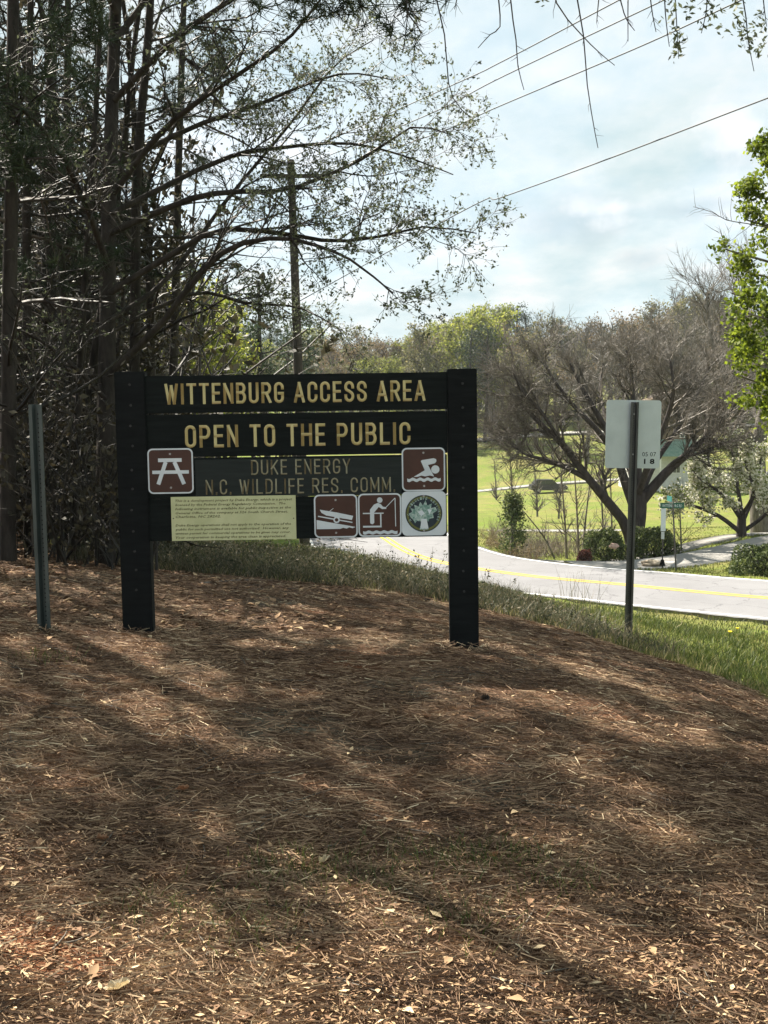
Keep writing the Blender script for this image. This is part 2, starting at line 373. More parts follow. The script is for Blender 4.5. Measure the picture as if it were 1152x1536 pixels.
def h1(x, y): return float(H0(np.array([x]), np.array([y]))[0])
YE = lambda x: np.interp(x, [-30, -8, -5, -2.6, -.93, .46, 1.54, 2.15, 2.45, 2.7, 3.0, 3.3, 3.6, 4], [34, 26, 15, 12.4, 11.9, 11.4, 10.6, 9.2, 8, 7, 5, 2, -4, -40])
def grassy(x, y):                  # 1 on grass, 0 on straw and woodland floor
    return np.clip((y - YE(x)) / .7 + .5 + .35 * np.sin(x * 5 + y * 3) * np.sin(y * 4 - x * 2), 0, 1)

# ------------------------------------------------------------------ ground sheet
def axis(lo, hi, n, f):            # spacing grows away from zero
    t = np.linspace(math.asinh(lo / f), math.asinh(hi / f), n); return np.sinh(t) * f
xs = axis(-700, 700, 270, 3.0); ys = axis(-65, 1500, 310, 3.5)
XX, YY = np.meshgrid(xs, ys); ZZ = H(XX, YY)
nx, ny = len(xs), len(ys); I = np.arange(nx * ny).reshape(ny, nx)
GF = np.stack([I[:-1, :-1], I[:-1, 1:], I[1:, 1:], I[1:, :-1]], -1).reshape(-1, 4)
CLAY = [(*G(110, 1515, 2.95)[:2], .16), (*G(20, 1470, 3.1)[:2], .12), (*G(330, 1390, 3.4)[:2], .05)]
def clayness(x, y): return sum(np.exp(-((x - a) ** 2 + ((y - b2) * 1.3) ** 2) / (2 * r * r)) for a, b2, r in CLAY)
gme = mesh_data('ground', np.stack([XX, YY, ZZ], -1).reshape(-1, 3), GF, grassy(XX, YY).ravel(), True)
ca = gme.attributes.new('clay', 'FLOAT', 'POINT'); ca.data.foreach_set('value', clayness(XX, YY).ravel().astype(np.float32))
gm, t, b = principled('ground', .95, .1)
def nd(t, ty, **k):
    n = t.nodes.new(ty)
    for a, v in k.items():
        if a in n.inputs: n.inputs[a].default_value = v
        else: setattr(n, a, v)
    return n
def ramp(t, src, *stops):
    r = t.nodes.new('ShaderNodeValToRGB'); e = r.color_ramp.elements
    e[0].position, e[0].color = stops[0][0], (*stops[0][1], 1); e[1].position, e[1].color = stops[-1][0], (*stops[-1][1], 1)
    for p, c in stops[1:-1]: q = e.new(p); q.color = (*c, 1)
    t.links.new(src, r.inputs[0]); return r
def mixc(t, f, a, b_):
    m = t.nodes.new('ShaderNodeMix'); m.data_type = 'RGBA'
    if hasattr(f, 'links'): t.links.new(f, m.inputs[0])
    else: m.inputs[0].default_value = f
    t.links.new(a, m.inputs[6]); t.links.new(b_, m.inputs[7]); return m.outputs[2]
oc = nd(t, 'ShaderNodeTexCoord')
na = nd(t, 'ShaderNodeTexNoise', Scale=55.0, Detail=8.0, Roughness=.7); nb = nd(t, 'ShaderNodeTexNoise', Scale=1.3, Detail=5.0)
nc = nd(t, 'ShaderNodeTexNoise', Scale=.16, Detail=10.0, Roughness=.72); ne = nd(t, 'ShaderNodeTexNoise', Scale=7.0, Detail=6.0, Roughness=.7)
for n in (na, nb, nc, ne): t.links.new(oc.outputs['Object'], n.inputs['Vector'])
s1 = ramp(t, na.outputs['Fac'], (.3, (.045, .024, .014)), (.5, (.12, .068, .04)), (.72, (.25, .155, .095)))
s2 = ramp(t, na.outputs['Fac'], (.3, (.05, .045, .032)), (.5, (.12, .105, .075)), (.72, (.26, .23, .17)))
nbr = ramp(t, nb.outputs['Fac'], (.5, (0, 0, 0)), (.64, (1, 1, 1)))
straw = mixc(t, nbr.outputs[0], s1.outputs[0], s2.outputs[0])
clay = ramp(t, na.outputs['Fac'], (.3, (.075, .03, .015)), (.5, (.15, .062, .03)), (.7, (.24, .115, .06)))
nbc = ramp(t, nb.outputs['Fac'], (.30, (1, 1, 1)), (.36, (0, 0, 0)))
straw = mixc(t, nbc.outputs[0], straw, clay.outputs[0])
ac = nd(t, 'ShaderNodeAttribute', attribute_name='clay'); acr = ramp(t, ac.outputs['Fac'], (.25, (0, 0, 0)), (.7, (1, 1, 1))); straw = mixc(t, acr.outputs[0], straw, clay.outputs[0])
g1 = ramp(t, ne.outputs['Fac'], (.3, (.055, .09, .011)), (.55, (.11, .16, .017)), (.75, (.18, .23, .03)))
g2 = ramp(t, ne.outputs['Fac'], (.3, (.11, .115, .03)), (.7, (.26, .22, .08)))
ncr = ramp(t, nc.outputs['Fac'], (.42, (0, 0, 0)), (.62, (1, 1, 1)))
lawn = mixc(t, ncr.outputs[0], g1.outputs[0], g2.outputs[0])
nm = nd(t, 'ShaderNodeTexNoise', Scale=.8, Detail=9.0, Roughness=.75); t.links.new(oc.outputs['Object'], nm.inputs['Vector']); nmr = ramp(t, nm.outputs['Fac'], (.40, (0, 0, 0)), (.68, (.8, .8, .8))); g3 = ramp(t, na.outputs['Fac'], (.3, (.04, .06, .015)), (.7, (.16, .13, .06))); lawn = mixc(t, nmr.outputs[0], lawn, g3.outputs[0])
at = nd(t, 'ShaderNodeAttribute', attribute_name='rnd')
fin = mixc(t, at.outputs['Fac'], straw, lawn)
t.links.new(fin, b.inputs['Base Color'])
bp = nd(t, 'ShaderNodeBump', Strength=.9, Distance=.015); t.links.new(na.outputs['Fac'], bp.inputs['Height']); t.links.new(bp.outputs[0], b.inputs['Normal'])
ground = link('ground', gme, gm); tag(ground, kind='structure')

# ------------------------------------------------------------------ road and lanes
def pave_mat(name, c1, c2, c3):
    m, t, b = principled(name, .9, .2)
    oc = nd(t, 'ShaderNodeTexCoord'); a = nd(t, 'ShaderNodeTexNoise', Scale=60.0, Detail=6.0, Roughness=.75); q = nd(t, 'ShaderNodeTexNoise', Scale=.7, Detail=7.0, Roughness=.6)
    for n in (a, q): t.links.new(oc.outputs['Object'], n.inputs['Vector'])
    r_ = ramp(t, a.outputs['Fac'], (.3, c1), (.7, c2)); r2_ = ramp(t, q.outputs['Fac'], (.35, c3), (.65, c2))
    t.links.new(mixc(t, .45, r_.outputs[0], r2_.outputs[0]), b.inputs['Base Color'])
    vo = nd(t, 'ShaderNodeTexVoronoi', Scale=.45); vo.feature = 'DISTANCE_TO_EDGE'
    wv = nd(t, 'ShaderNodeTexNoise', Scale=2.5, Detail=4.0); mxv = nd(t, 'ShaderNodeVectorMath'); mxv.operation = 'MULTIPLY_ADD'; t.links.new(oc.outputs['Object'], wv.inputs['Vector']); t.links.new(wv.outputs['Color'], mxv.inputs[0]); mxv.inputs[1].default_value = (.7, .7, .7); t.links.new(oc.outputs['Object'], mxv.inputs[2]); t.links.new(mxv.outputs[0], vo.inputs['Vector'])
    cr = ramp(t, vo.outputs['Distance'], (.0, (0, 0, 0)), (.014, (1, 1, 1)))
    old = b.inputs['Base Color'].links[0].from_socket; dk = nd(t, 'ShaderNodeMix'); dk.data_type = 'RGBA'; t.links.new(cr.outputs[0], dk.inputs[0]); dk.inputs[6].default_value = (c1[0] * .88, c1[1] * .88, c1[2] * .88, 1); t.links.new(old, dk.inputs[7]); t.links.new(dk.outputs[2], b.inputs['Base Color'])
    bp = nd(t, 'ShaderNodeBump', Strength=.4, Distance=.006); t.links.new(a.outputs['Fac'], bp.inputs['Height']); t.links.new(bp.outputs[0], b.inputs['Normal'])
    return m
M['asphalt'] = pave_mat('asphalt', (.12, .12, .126), (.21, .21, .216), (.145, .145, .152))
M['concrete'] = pave_mat('concrete', (.20, .195, .18), (.31, .30, .28), (.22, .215, .20))
def ribbon(name, line, o0, o1, dz, mat, kind='structure', parent=None, rough_edge=0, thick=0):
    T = nrm(np.gradient(line, axis=0)); Nn = np.stack([-T[:, 1], T[:, 0]], 1)
    k = max(2, int(abs(o1 - o0) / .8) + 2) if abs(o1 - o0) > .5 else 2
    offs = np.linspace(o0, o1, k); rg = np.random.default_rng(3)
    zc = H0(line[:, 0], line[:, 1])
    P = []
    for j, o in enumerate(offs):
        jit = rg.normal(size=len(line)) * rough_edge if j in (0, k - 1) else 0
        q = line + Nn * (o + jit)[..., None] if rough_edge and j in (0, k - 1) else line + Nn * o
        z = H0(q[:, 0], q[:, 1]) * .35 + zc * .65
        P.append(np.stack([q[:, 0], q[:, 1], z + dz], 1))
    P = np.stack(P, 1); n = len(line); I = np.arange(n * k).reshape(n, k)
    F = np.stack([I[:-1, :-1], I[:-1, 1:], I[1:, 1:], I[1:, :-1]], -1).reshape(-1, 4)
    V = P.reshape(-1, 3)
    if thick:
        V2 = V - np.array((0, 0, thick)); F2 = F[:, ::-1] + n * k; m = n * k
        side = []
        for e in (I[:, 0], I[:, -1], I[0, :], I[-1, :]):
            side.append(np.stack([e[:-1], e[1:], e[1:] + m, e[:-1] + m], 1))
        V = np.concatenate([V, V2]); F = np.concatenate([F, F2] + side)
    o = link(name, mesh_data(name, V, F, None, False), mat, parent); tag(o, kind=kind); return o
ribbon('road', ROAD_C, -3.62, 3.62, .03, M['asphalt'], rough_edge=.03, thick=.2)
M['white_paint'] = noise_mat('white_paint', (.55, .55, .53), (.82, .82, .8), 12, bump=0, c3=(.75, .75, .73))
M['yellow_paint'] = noise_mat('yellow_paint', (.42, .28, .03), (.62, .42, .05), 12, bump=0)
for o_, m_, nme in ((-3.35, 'white_paint', 'edge_line'), (3.35, 'white_paint', 'edge_line'), (-.14, 'yellow_paint', 'centre_line'), (.14, 'yellow_paint', 'centre_line')):
    hw_ = .075 if 'white' in m_ else .06
    ribbon(nme, ROAD_C, o_ - hw_, o_ + hw_, .037, M[m_])
ribbon('driveway', DRIVE_A, -1.4, 1.4, .03, M['concrete'], thick=.15)
ribbon('footpath', DRIVE_B, -.6, .6, .03, M['concrete'], thick=.15)
ribbon('valley_lane', LANE_1, -2.1, 2.1, .06, M['concrete'], thick=.2)
ribbon('hillside_lane', LANE_2, -1.3, 1.3, .08, M['concrete'], thick=.2)
ribbon('upper_lane', LANE_3, -3.0, 3.0, .1, M['concrete'], thick=.2)

# ------------------------------------------------------------------ main sign
M['sign_black'] = noise_mat('sign_black', (.004, .005, .0055), (.0095, .0115, .012), 5, .8, .12, .5, stretch=(1, 1, 6), dist=.004)
M['sign_board'] = noise_mat('sign_board', (.0035, .005, .005), (.011, .0145, .014), 5, .8, .12, .5, stretch=(.6, 1, 8), dist=.004)
M['sign_grey'] = noise_mat('sign_grey', (.010, .014, .0135), (.020, .027, .025), 5, .7, .25, .2, stretch=(.6, 1, 8), dist=.004)
M['cream'] = noise_mat('cream', (.43, .35, .155), (.53, .44, .21), 9, .75, .15, .05)
M['faded'] = noise_mat('faded', (.17, .155, .10), (.31, .28, .18), 22, .7, .2, .1)
M['brown'] = noise_mat('brown', (.042, .016, .010), (.066, .025, .016), 5, .45, .4, 0)
M['plate_white'] = noise_mat('plate_white', (.52, .58, .62), (.66, .71, .74), 6, .4, .4, 0)
M['notice'] = noise_mat('notice', (.44, .46, .25), (.58, .59, .35), 7, .5, .3, 0)
M['ink'] = noise_mat('ink', (.06, .06, .03), (.16, .15, .07), 60, .6, .2, 0)
M['steel'] = noise_mat('steel', (.25, .25, .25), (.42, .42, .42), 30, .4, .5, 0, metallic=.7)
M['bolt'] = noise_mat('bolt', (.012, .013, .013), (.04, .04, .04), 30, .5, .4, 0)
SX, SZ, PPM, TH = 449.0, 963.0, 220.0, R(.85)
def S(u, v):
    du = u - SX; dv = SZ - v
    return ((du * math.cos(TH) + dv * math.sin(TH)) / PPM, (-du * math.sin(TH) + dv * math.cos(TH)) / PPM)
sloc = G(SX, SZ, 7.27)
sign = empty('entrance_sign', sloc); sign.rotation_euler = (0, -TH, R(1.0))
tag(sign, 'large black wooden sign on two posts announcing public access area in cream letters', 'sign')
def sbox(u0, v0, u1, v1, y0, y1, bev=.004):
    (a, c), (b_, d_) = S(u0, v0), S(u1, v1)
    return MB().box((min(a, b_), y0, min(c, d_)), (max(a, b_), y1, max(c, d_)), bev)
for k, (u0, u1, vt, vb) in enumerate(((178, 223, 556, 1010), (672, 715.5, 551, 1030))):
    a = S(u0, vt); b_ = S(u1, vt)
    zb = S((u0 + u1) / 2, vb)[1]
    p = MB().box((a[0], -.03, zb), (a[0] + (u1 - u0) / PPM, .075, (a[1] + b_[1]) / 2), .006).build('post', M['sign_black'], sign)
    cx = a[0] + (u1 - u0) / PPM / 2
    bm_ = MB()
    rs = np.random.default_rng(k)
    for v in range(575, 900, 31):
        z = S(u0, v)[1]; bm_.disc((cx + rs.normal() * .006, z + rs.normal() * .01), .0085, -.0345, 8, .01)
    tag(bm_.build('bolt_heads', M['bolt'], p), kind='stuff')
boards = [(222.8, 559, 672.3, 614.2, 'sign_board'), (222.8, 616.6, 672.3, 679.6, 'sign_board'), (222.8, 681.4, 672.3, 741.2, 'sign_board'), (222.8, 742, 672.3, 805, 'sign_board')]
for u0, v0, u1, v1, m_ in boards:
    c0, c1_ = S(u0, (v0 + v1) / 2), S(u1, (v0 + v1) / 2)
    zt = S(447, v0)[1]; zb = S(447, v1)[1]
    MB().box((c0[0], -.012, zb), (c1_[0], .026, zt), .003).build('board', M[m_], sign)
# a stiffer backing batten seen as a lighter lower-middle panel
(a, c), (b_, d_) = S(296, 740), S(603, 684.5)
MB().box((a, -.0165, S(450, 740.5)[1]), (b_, -.0118, S(450, 684)[1]), .001).build('faded_panel', M['sign_grey'], sign)

def text_mesh(body, u0, u1, v0, v1, y, mat, parent, name='lettering', bold=.0, shear=0, res=4, extrude=.0015, label=None, spacing=1.0, flip=False, loc_fn=None):
    cu = bpy.data.curves.new('t', 'FONT'); cu.body = body; cu.offset = bold; cu.shear = shear; cu.resolution_u = res; cu.extrude = 0; cu.space_character = spacing
    o = bpy.data.objects.new('t', cu); col.objects.link(o)
    dg = bpy.context.evaluated_depsgraph_get(); me = bpy.data.meshes.new_from_object(o.evaluated_get(dg))
    bpy.data.objects.remove(o); bpy.data.curves.remove(cu)
    co = np.zeros(len(me.vertices) * 3); me.vertices.foreach_get('co', co); co = co.reshape(-1, 3)
    lo, hi = co.min(0), co.max(0)
    fn = loc_fn or S
    (x0, z0), (x1, z1) = fn(u0, (v0 + v1) / 2), fn(u1, (v0 + v1) / 2)
    zt, zb = fn((u0 + u1) / 2, v0)[1], fn((u0 + u1) / 2, v1)[1]
    X = x0 + (co[:, 0] - lo[0]) / (hi[0] - lo[0]) * (x1 - x0); Z = zb + (co[:, 1] - lo[1]) / (hi[1] - lo[1]) * (zt - zb)
    if fn is S: Z = Z + (X - (x0 + x1) / 2) / (x1 - x0) * (z1 - z0) * 0
    me.vertices.foreach_set('co', np.stack([X, np.full(len(X), y), Z], 1).ravel().astype(np.float32))
    if extrude:
        bm = bmesh.new(); bm.from_mesh(me); r = bmesh.ops.extrude_face_region(bm, geom=list(bm.faces))
        for g in r['geom']:
            if isinstance(g, bmesh.types.BMVert): g.co.y -= extrude
        bmesh.ops.recalc_face_normals(bm, faces=bm.faces); bm.to_mesh(me); bm.free()
    me.update(); me.name = name
    me.materials.clear()
    ob = link(name, me, mat, parent)
    if label: ob['label'] = label
    if len(body) > 1: ob['kind'] = 'stuff'
    return ob
def arc(cx, cy, rx, ry, a0, a1, n=8): return [(cx + rx * math.cos(R(a0 + (a1 - a0) * k / n)), cy + ry * math.sin(R(a0 + (a1 - a0) * k / n))) for k in range(n + 1)]
def glyph(ch, w_):
    c = w_ / 2; ry = min(.24, c * 1.05)
    O = arc(c, 1 - ry, c, ry, 0, 180) + arc(c, ry, c, ry, 180, 360)
    bow = lambda y0, y1, wb: [(0, y1), (wb * .55, y1)] + arc(wb * .55, (y0 + y1) / 2, wb * .45, (y1 - y0) / 2, 90, -90) + [(wb * .55, y0), (0, y0)]
    g = {'I': (0, [[(0, 0), (0, 1)]]), 'W': (w_ * 1.5, [[(0, 1), (w_ * .38, 0), (w_ * .75, .92), (w_ * 1.12, 0), (w_ * 1.5, 1)]]),
         'T': (w_, [[(0, 1), (w_, 1)], [(c, 1), (c, 0)]]), 'E': (w_ * .85, [[(w_ * .85, 1), (0, 1), (0, 0), (w_ * .85, 0)], [(0, .52), (w_ * .75, .52)]]),
         'F': (w_ * .85, [[(w_ * .85, 1), (0, 1), (0, 0)], [(0, .5), (w_ * .75, .5)]]), 'N': (w_, [[(0, 0), (0, 1), (w_, 0), (w_, 1)]]),
         'B': (w_, [[(0, 0), (0, 1)], bow(.53, 1, w_ * .95), bow(0, .53, w_)]), 'U': (w_, [[(0, 1)] + arc(c, ry, c, ry, 180, 360) + [(w_, 1)]]),
         'R': (w_, [[(0, 0), (0, 1)], bow(.48, 1, w_), [(w_ * .5, .48), (w_, 0)]]), 'P': (w_, [[(0, 0), (0, 1)], bow(.44, 1, w_)]),
         'G': (w_, [[(w_, .74)] + arc(c, 1 - ry, c, ry, 0, 180) + arc(c, ry, c, ry, 180, 360) + [(w_, .46), (c, .46)]]),
         'C': (w_, [[(w_, .70)] + arc(c, 1 - ry, c, ry, 0, 180) + arc(c, ry, c, ry, 180, 360) + [(w_, .30)]]), 'O': (w_, [O + [O[0], O[1]]]),
         'A': (w_ * 1.15, [[(0, 0), (w_ * .575, 1), (w_ * 1.15, 0)], [(w_ * .2, .3), (w_ * .95, .3)]]), 'L': (w_ * .85, [[(0, 1), (0, 0), (w_ * .85, 0)]]),
         'H': (w_, [[(0, 0), (0, 1)], [(w_, 0), (w_, 1)], [(0, .52), (w_, .52)]]), 'D': (w_, [[(0, 0), (0, 1)], [(0, 1), (w_ * .4, 1)] + arc(w_ * .45, 1 - .3, w_ * .55, .3, 90, 0) + arc(w_ * .45, .3, w_ * .55, .3, 0, -90) + [(0, 0)]]),
         'K': (w_, [[(0, 0), (0, 1)], [(w_, 1), (0, .4)], [(w_ * .3, .58), (w_, 0)]]), 'Y': (w_ * 1.05, [[(0, 1), (w_ * .525, .45), (w_ * 1.05, 1)], [(w_ * .525, .45), (w_ * .525, 0)]]),
         'M': (w_ * 1.3, [[(0, 0), (0, 1), (w_ * .65, .2), (w_ * 1.3, 1), (w_ * 1.3, 0)]]), '.': (0, [[(0, -.03), (0, .07)]]), ' ': (w_ * .45, []),
         'S': (w_, [[(w_, .74)] + arc(c, .78, c, .22, 0, 180) + [(0, .72)] + arc(c, .74, c, .2, 200, 262, 4) + arc(c, .26, c, .22, 68, 0, 4) + arc(c, .22, c, .22, 0, -180) + [(0, .28)]])}
    return g[ch]
def capitals(body, u0, u1, v0, v1, y, mat, th, w_, gap, label, depth=.0015):
    wt = 0; pl = []
    for ch in body:
        gw, st = glyph(ch, w_); pl.append((wt + th / 2, st, gw)); wt += gw + th + gap if ch != ' ' else gw + th * .6 + gap * .8
    wt -= gap
    (x0, _), (x1, _) = S(u0, (v0 + v1) / 2), S(u1, (v0 + v1) / 2); zt, zb = S((u0 + u1) / 2, v0)[1], S((u0 + u1) / 2, v1)[1]
    sx = (x1 - x0) / wt; hgt_ = zt - zb; tw = th * hgt_; V, F, k_ = [], [], 0
    for ox, st, gw in pl:
        pcs = []
        for p_ in st:                      # a sharp corner starts a new stroke
            cut = [0]
            for i in range(1, len(p_) - 1):
                a_, b2 = np.subtract(p_[i], p_[i - 1]), np.subtract(p_[i + 1], p_[i])
                if a_ @ b2 / (np.linalg.norm(a_) * np.linalg.norm(b2) + 1e-9) < .75 and len(p_) < 40: cut.append(i)
            cut.append(len(p_) - 1)
            pcs += [p_[a_:b2 + 1] for a_, b2 in zip(cut[:-1], cut[1:])]
        for si, p_ in enumerate(pcs):
            q = np.array([(x0 + (ox + a) * sx, zb + tw / 2 + b2 * (hgt_ - tw)) for a, b2 in p_])
            closed = len(q) > 12 and np.allclose(q[0], q[-2])
            if not closed:
                d0, d1 = q[0] - q[1], q[-1] - q[-2]; q[0] = q[0] + d0 / np.linalg.norm(d0) * tw * .48; q[-1] = q[-1] + d1 / np.linalg.norm(d1) * tw * .48
                for e_ in (0, -1): q[e_, 1] = min(max(q[e_, 1], zb if p_[0][1] > -.01 else zb - 1), zt)
            T = nrm(np.diff(q, axis=0)); Nn = np.stack([-T[:, 1], T[:, 0]], 1)
            off_ = np.zeros_like(q)
            for i in range(len(q)):
                a, b2 = Nn[max(i - 1, 0)], Nn[min(i, len(Nn) - 1)]; m_ = a + b2; m_ = m_ / (np.linalg.norm(m_) + 1e-9); off_[i] = m_ / max(float(m_ @ a), .42)
            if closed: off_[0] = off_[-2]; off_[-1] = off_[1]
            A, B = q + off_ * tw / 2, q - off_ * tw / 2; yy = y - depth - .00025 * si; n = len(q)
            if p_[0][1] > -.01:
                A[:, 1] = np.clip(A[:, 1], zb, zt); B[:, 1] = np.clip(B[:, 1], zb, zt)
            for i in range(n): V += [(A[i, 0], yy, A[i, 1]), (B[i, 0], yy, B[i, 1]), (A[i, 0], y, A[i, 1]), (B[i, 0], y, B[i, 1])]
            for i in range(n - 1):
                a = k_ + i * 4; b2 = a + 4; F += [(a, b2, b2 + 1, a + 1), (a, a + 2, b2 + 2, b2), (a + 1, b2 + 1, b2 + 3, a + 3)]
            for i in (0, n - 1): a = k_ + i * 4; F.append((a, a + 1, a + 3, a + 2))
            k_ += 4 * n
    o = link('lettering', mesh_data('lettering', np.array(V), np.array(F)), mat, sign); o['label'] = label; o['kind'] = 'stuff'
# rows of the sign face slope a touch with the whole sign, so each row is laid level in the sign's own frame
capitals('WITTENBURG ACCESS AREA', 252, 639, 570.5, 601.5, -.0125, M['cream'], .135, .385, .17, 'cream capitals reading WITTENBURG ACCESS AREA')
capitals('OPEN TO THE PUBLIC', 281, 617, 632.5, 666, -.0125, M['cream'], .135, .385, .17, 'cream capitals reading OPEN TO THE PUBLIC')
capitals('DUKE ENERGY', 379, 527, 685.5, 708, -.017, M['faded'], .105, .42, .20, 'faded thin capitals reading DUKE ENERGY', .0008)
capitals('N.C. WILDLIFE RES. COMM.', 311, 594, 714, 736.5, -.017, M['faded'], .105, .42, .20, 'faded thin capitals of the lowest line', .0008)
# painted notice
(a, c), (b_, d_) = S(259.5, 808), S(445, 740)
zt = S(352, 740.5)[1]; zb = S(352, 806.5)[1]
nt_ = MB().box((a, -.019, zb), (b_, -.0168, zt)).build('notice_panel', M['notice'], sign)
nt_['label'] = 'yellowish notice panel with lines of small dark print'
lines = ["This is a development project by Duke Energy, which is a project",
         "licensed by the Federal Energy Regulatory Commission.  The",
         "following instrument is available for public inspection at the",
         "General Office of the company at 526 South Church Street,",
         "Charlotte, NC 28202.", None,
         "Duke Energy operations shall not apply to the operation of the",
         "public for such permitted use not authorized.  However, any",
         "written permit for commercial operations to be given may cover.",
         "Your cooperation in keeping the area clean is appreciated."]
NW = [175, 165, 173, 168, 68, 0, 173, 170, 172, 165]
for i, (l, wd) in enumerate(zip(lines, NW)):
    if l: text_mesh(l, 265, 265 + wd, 744.5 + i * 6.15, 749.3 + i * 6.15, -.0196, M['ink'], nt_, name='print', bold=.018, shear=.25, res=1, extrude=0)
for uu in (262, 442):
    x, z = S(uu, 774); MB().disc((x, z), .004, -.022, 8, .003).build('screw', M['bolt'], nt_)

def rrect(cx, cz, hw, r, n=6):
    P = []
    for q, (sx, sz) in enumerate(((1, 1), (-1, 1), (-1, -1), (1, -1))):
        for k in range(n + 1):
            a = math.pi / 2 * (q + k / n); P.append((cx + sx * (hw - r) + r * math.cos(a), cz + sz * (hw - r) + r * math.sin(a)))
    return P
def plate(u0, u1, v0, v1, label, brown=True):
    x0, z1 = S(u0, v0); hw = (u1 - u0) / PPM / 2; cx, cz = S((u0 + u1) / 2, (v0 + v1) / 2)
    p = MB().poly(rrect(cx, cz, hw - .001, .035), -.0215, .003).build('symbol_plate', M['plate_white'], sign); p['label'] = label
    if brown: MB().poly(rrect(cx, cz, hw - .011, .027), -.0221).build('field', M['brown'], p)
    W = 2 * hw
    def q(pt): return (cx - hw + pt[0] * W, cz + hw - pt[1] * W)
    return p, q, W
def icon(p, q, W, polys, lns, discs, y=-.0227, mat=None):
    mb = MB()
    for pl in polys: mb.poly([q(a) for a in pl], y)
    for a, b2, th in lns: mb.line(q(a), q(b2), th * W, y - .0003)
    for c, r in discs: mb.disc(q(c), r * W, y - .0002, 20)
    mb.build('pictogram', mat or M['plate_white'], p)
def screws(p, q, pts):
    for a in pts: MB().disc(q(a), .0075, -.026, 10, .004).build('screw', M['steel'], p)
def wave(x0, x1, y0, y1, amp=.018, n=24, cyc=4.5):
    up = [(x0 + (x1 - x0) * k / n, y0 + amp * math.sin(k / n * cyc * 2 * math.pi)) for k in range(n + 1)]
    dn = [(x0 + (x1 - x0) * k / n, y1 + amp * math.sin(k / n * cyc * 2 * math.pi)) for k in range(n, -1, -1)]
    return up + dn
p, q, W = plate(225, 293, 669, 737, 'brown plate with white picnic table symbol')
icon(p, q, W, [[(.235, .22), (.75, .22), (.75, .30), (.235, .30)], [(.10, .485), (.90, .485), (.90, .56), (.10, .56)],
               ], [((.40, .30), (.225, .79), .085), ((.59, .30), (.79, .79), .085)], [])
screws(p, q, ((.5, .125), (.5, .865)))
p, q, W = plate(604, 669.5, 668, 733.5, 'brown plate with white swimmer symbol')
f_ = lambda L: [((a - 613) / 282, (b2 - 75) / 283) for a, b2 in L]
icon(p, q, W, [f_([(737, 162), (745, 156), (820, 145), (836, 152), (838, 165), (828, 178), (783, 188), (822, 264), (795, 256), (765, 262), (740, 256), (715, 264), (690, 264), (762, 222)]),
               wave(.125, .89, .70, .77)], [], [((.77, .505), .095)])
screws(p, q, ((.5, .12), (.51, .88)))
p, q, W = plate(472.5, 538, 738, 803.5, 'brown plate with white boat ramp symbol')
f_ = lambda L: [((a - 52) / 283, (b2 - 372) / 283) for a, b2 in L]
icon(p, q, W, [f_([(90, 470), (200, 490), (306, 514), (297, 540), (240, 530), (130, 508), (100, 490)]),
               f_([(68, 537), (320, 586), (300, 594), (280, 588), (262, 596), (240, 590), (222, 597), (68, 597)])],
     [(*f_([(150, 484), (178, 463)]), .012), (*f_([(78, 513), (180, 533)]), .026), (*f_([(216, 540), (300, 556)]), .026)], [(f_([(198, 538)])[0], .075)])
MB().disc(q(f_([(198, 538)])[0]), .04 * W, -.0234, 16).build('wheel_field', M['brown'], p)
screws(p, q, ((.5, .13), (.5, .885)))
p, q, W = plate(538.6, 604, 736.5, 802, 'brown plate with white angler symbol')
f_ = lambda L: [((a - 340) / 273, (b2 - 367) / 275) for a, b2 in L]
icon(p, q, W, [f_([(415, 470), (440, 438), (466, 427), (484, 436), (496, 452), (516, 455), (518, 466), (492, 467), (470, 453), (441, 488), (441, 552), (432, 562), (420, 560), (415, 552)]),
               wave(.11, .90, .865, .935, .014)],
     [(*f_([(370, 493), (500, 493)]), .027), (*f_([(482, 493), (482, 578)]), .03), (*f_([(370, 577), (487, 577)]), .04),
      (*f_([(512, 460), (572, 398)]), .016), (*f_([(573, 398), (575, 578)]), .018)], [(f_([(477, 410)])[0], .064)])
p, q, W = plate(604, 671, 734, 800, 'white plate with round wildlife agency emblem', False)
M['emblem_olive'] = noise_mat('emblem_olive', (.10, .11, .03), (.16, .16, .05), 30, .5, .3, 0)
M['emblem_navy'] = noise_mat('emblem_navy', (.014, .025, .035), (.03, .045, .055), 30, .5, .3, 0)
M['emblem_green'] = noise_mat('emblem_green', (.12, .24, .20), (.42, .52, .48), 60, .5, .3, 0, lo=.4, hi=.6)
MB().disc(q((.50, .50)), .415 * W, -.0221, 40).build('ring', M['emblem_navy'], p)
MB().disc(q((.50, .50)), .392 * W, -.0225, 40).build('outer_ring', M['emblem_olive'], p)
MB().disc(q((.50, .50)), .345 * W, -.0229, 40).build('inner_disc', M['emblem_navy'], p)
icon(p, q, W, [[(.20, .58), (.16, .50), (.24, .46), (.20, .38), (.30, .40), (.28, .30), (.38, .34), (.42, .24), (.48, .32), (.54, .20), (.58, .32), (.68, .28), (.66, .38), (.76, .36), (.80, .44), (.70, .50), (.72, .60), (.62, .62), (.60, .68), (.56, .66), (.60, .86), (.40, .86), (.44, .68), (.34, .66), (.30, .72), (.26, .64)]], [], [], -.0233, M['emblem_green'])
icon(p, q, W, [[(.44, .62), (.56, .62), (.60, .84), (.42, .84)], [(.36, .46), (.46, .42), (.52, .50), (.44, .56)], [(.58, .40), (.68, .42), (.62, .52)]], [], [], -.0237, M['plate_white'])
txt = 'N.C. WILDLIFE RESOURCES'
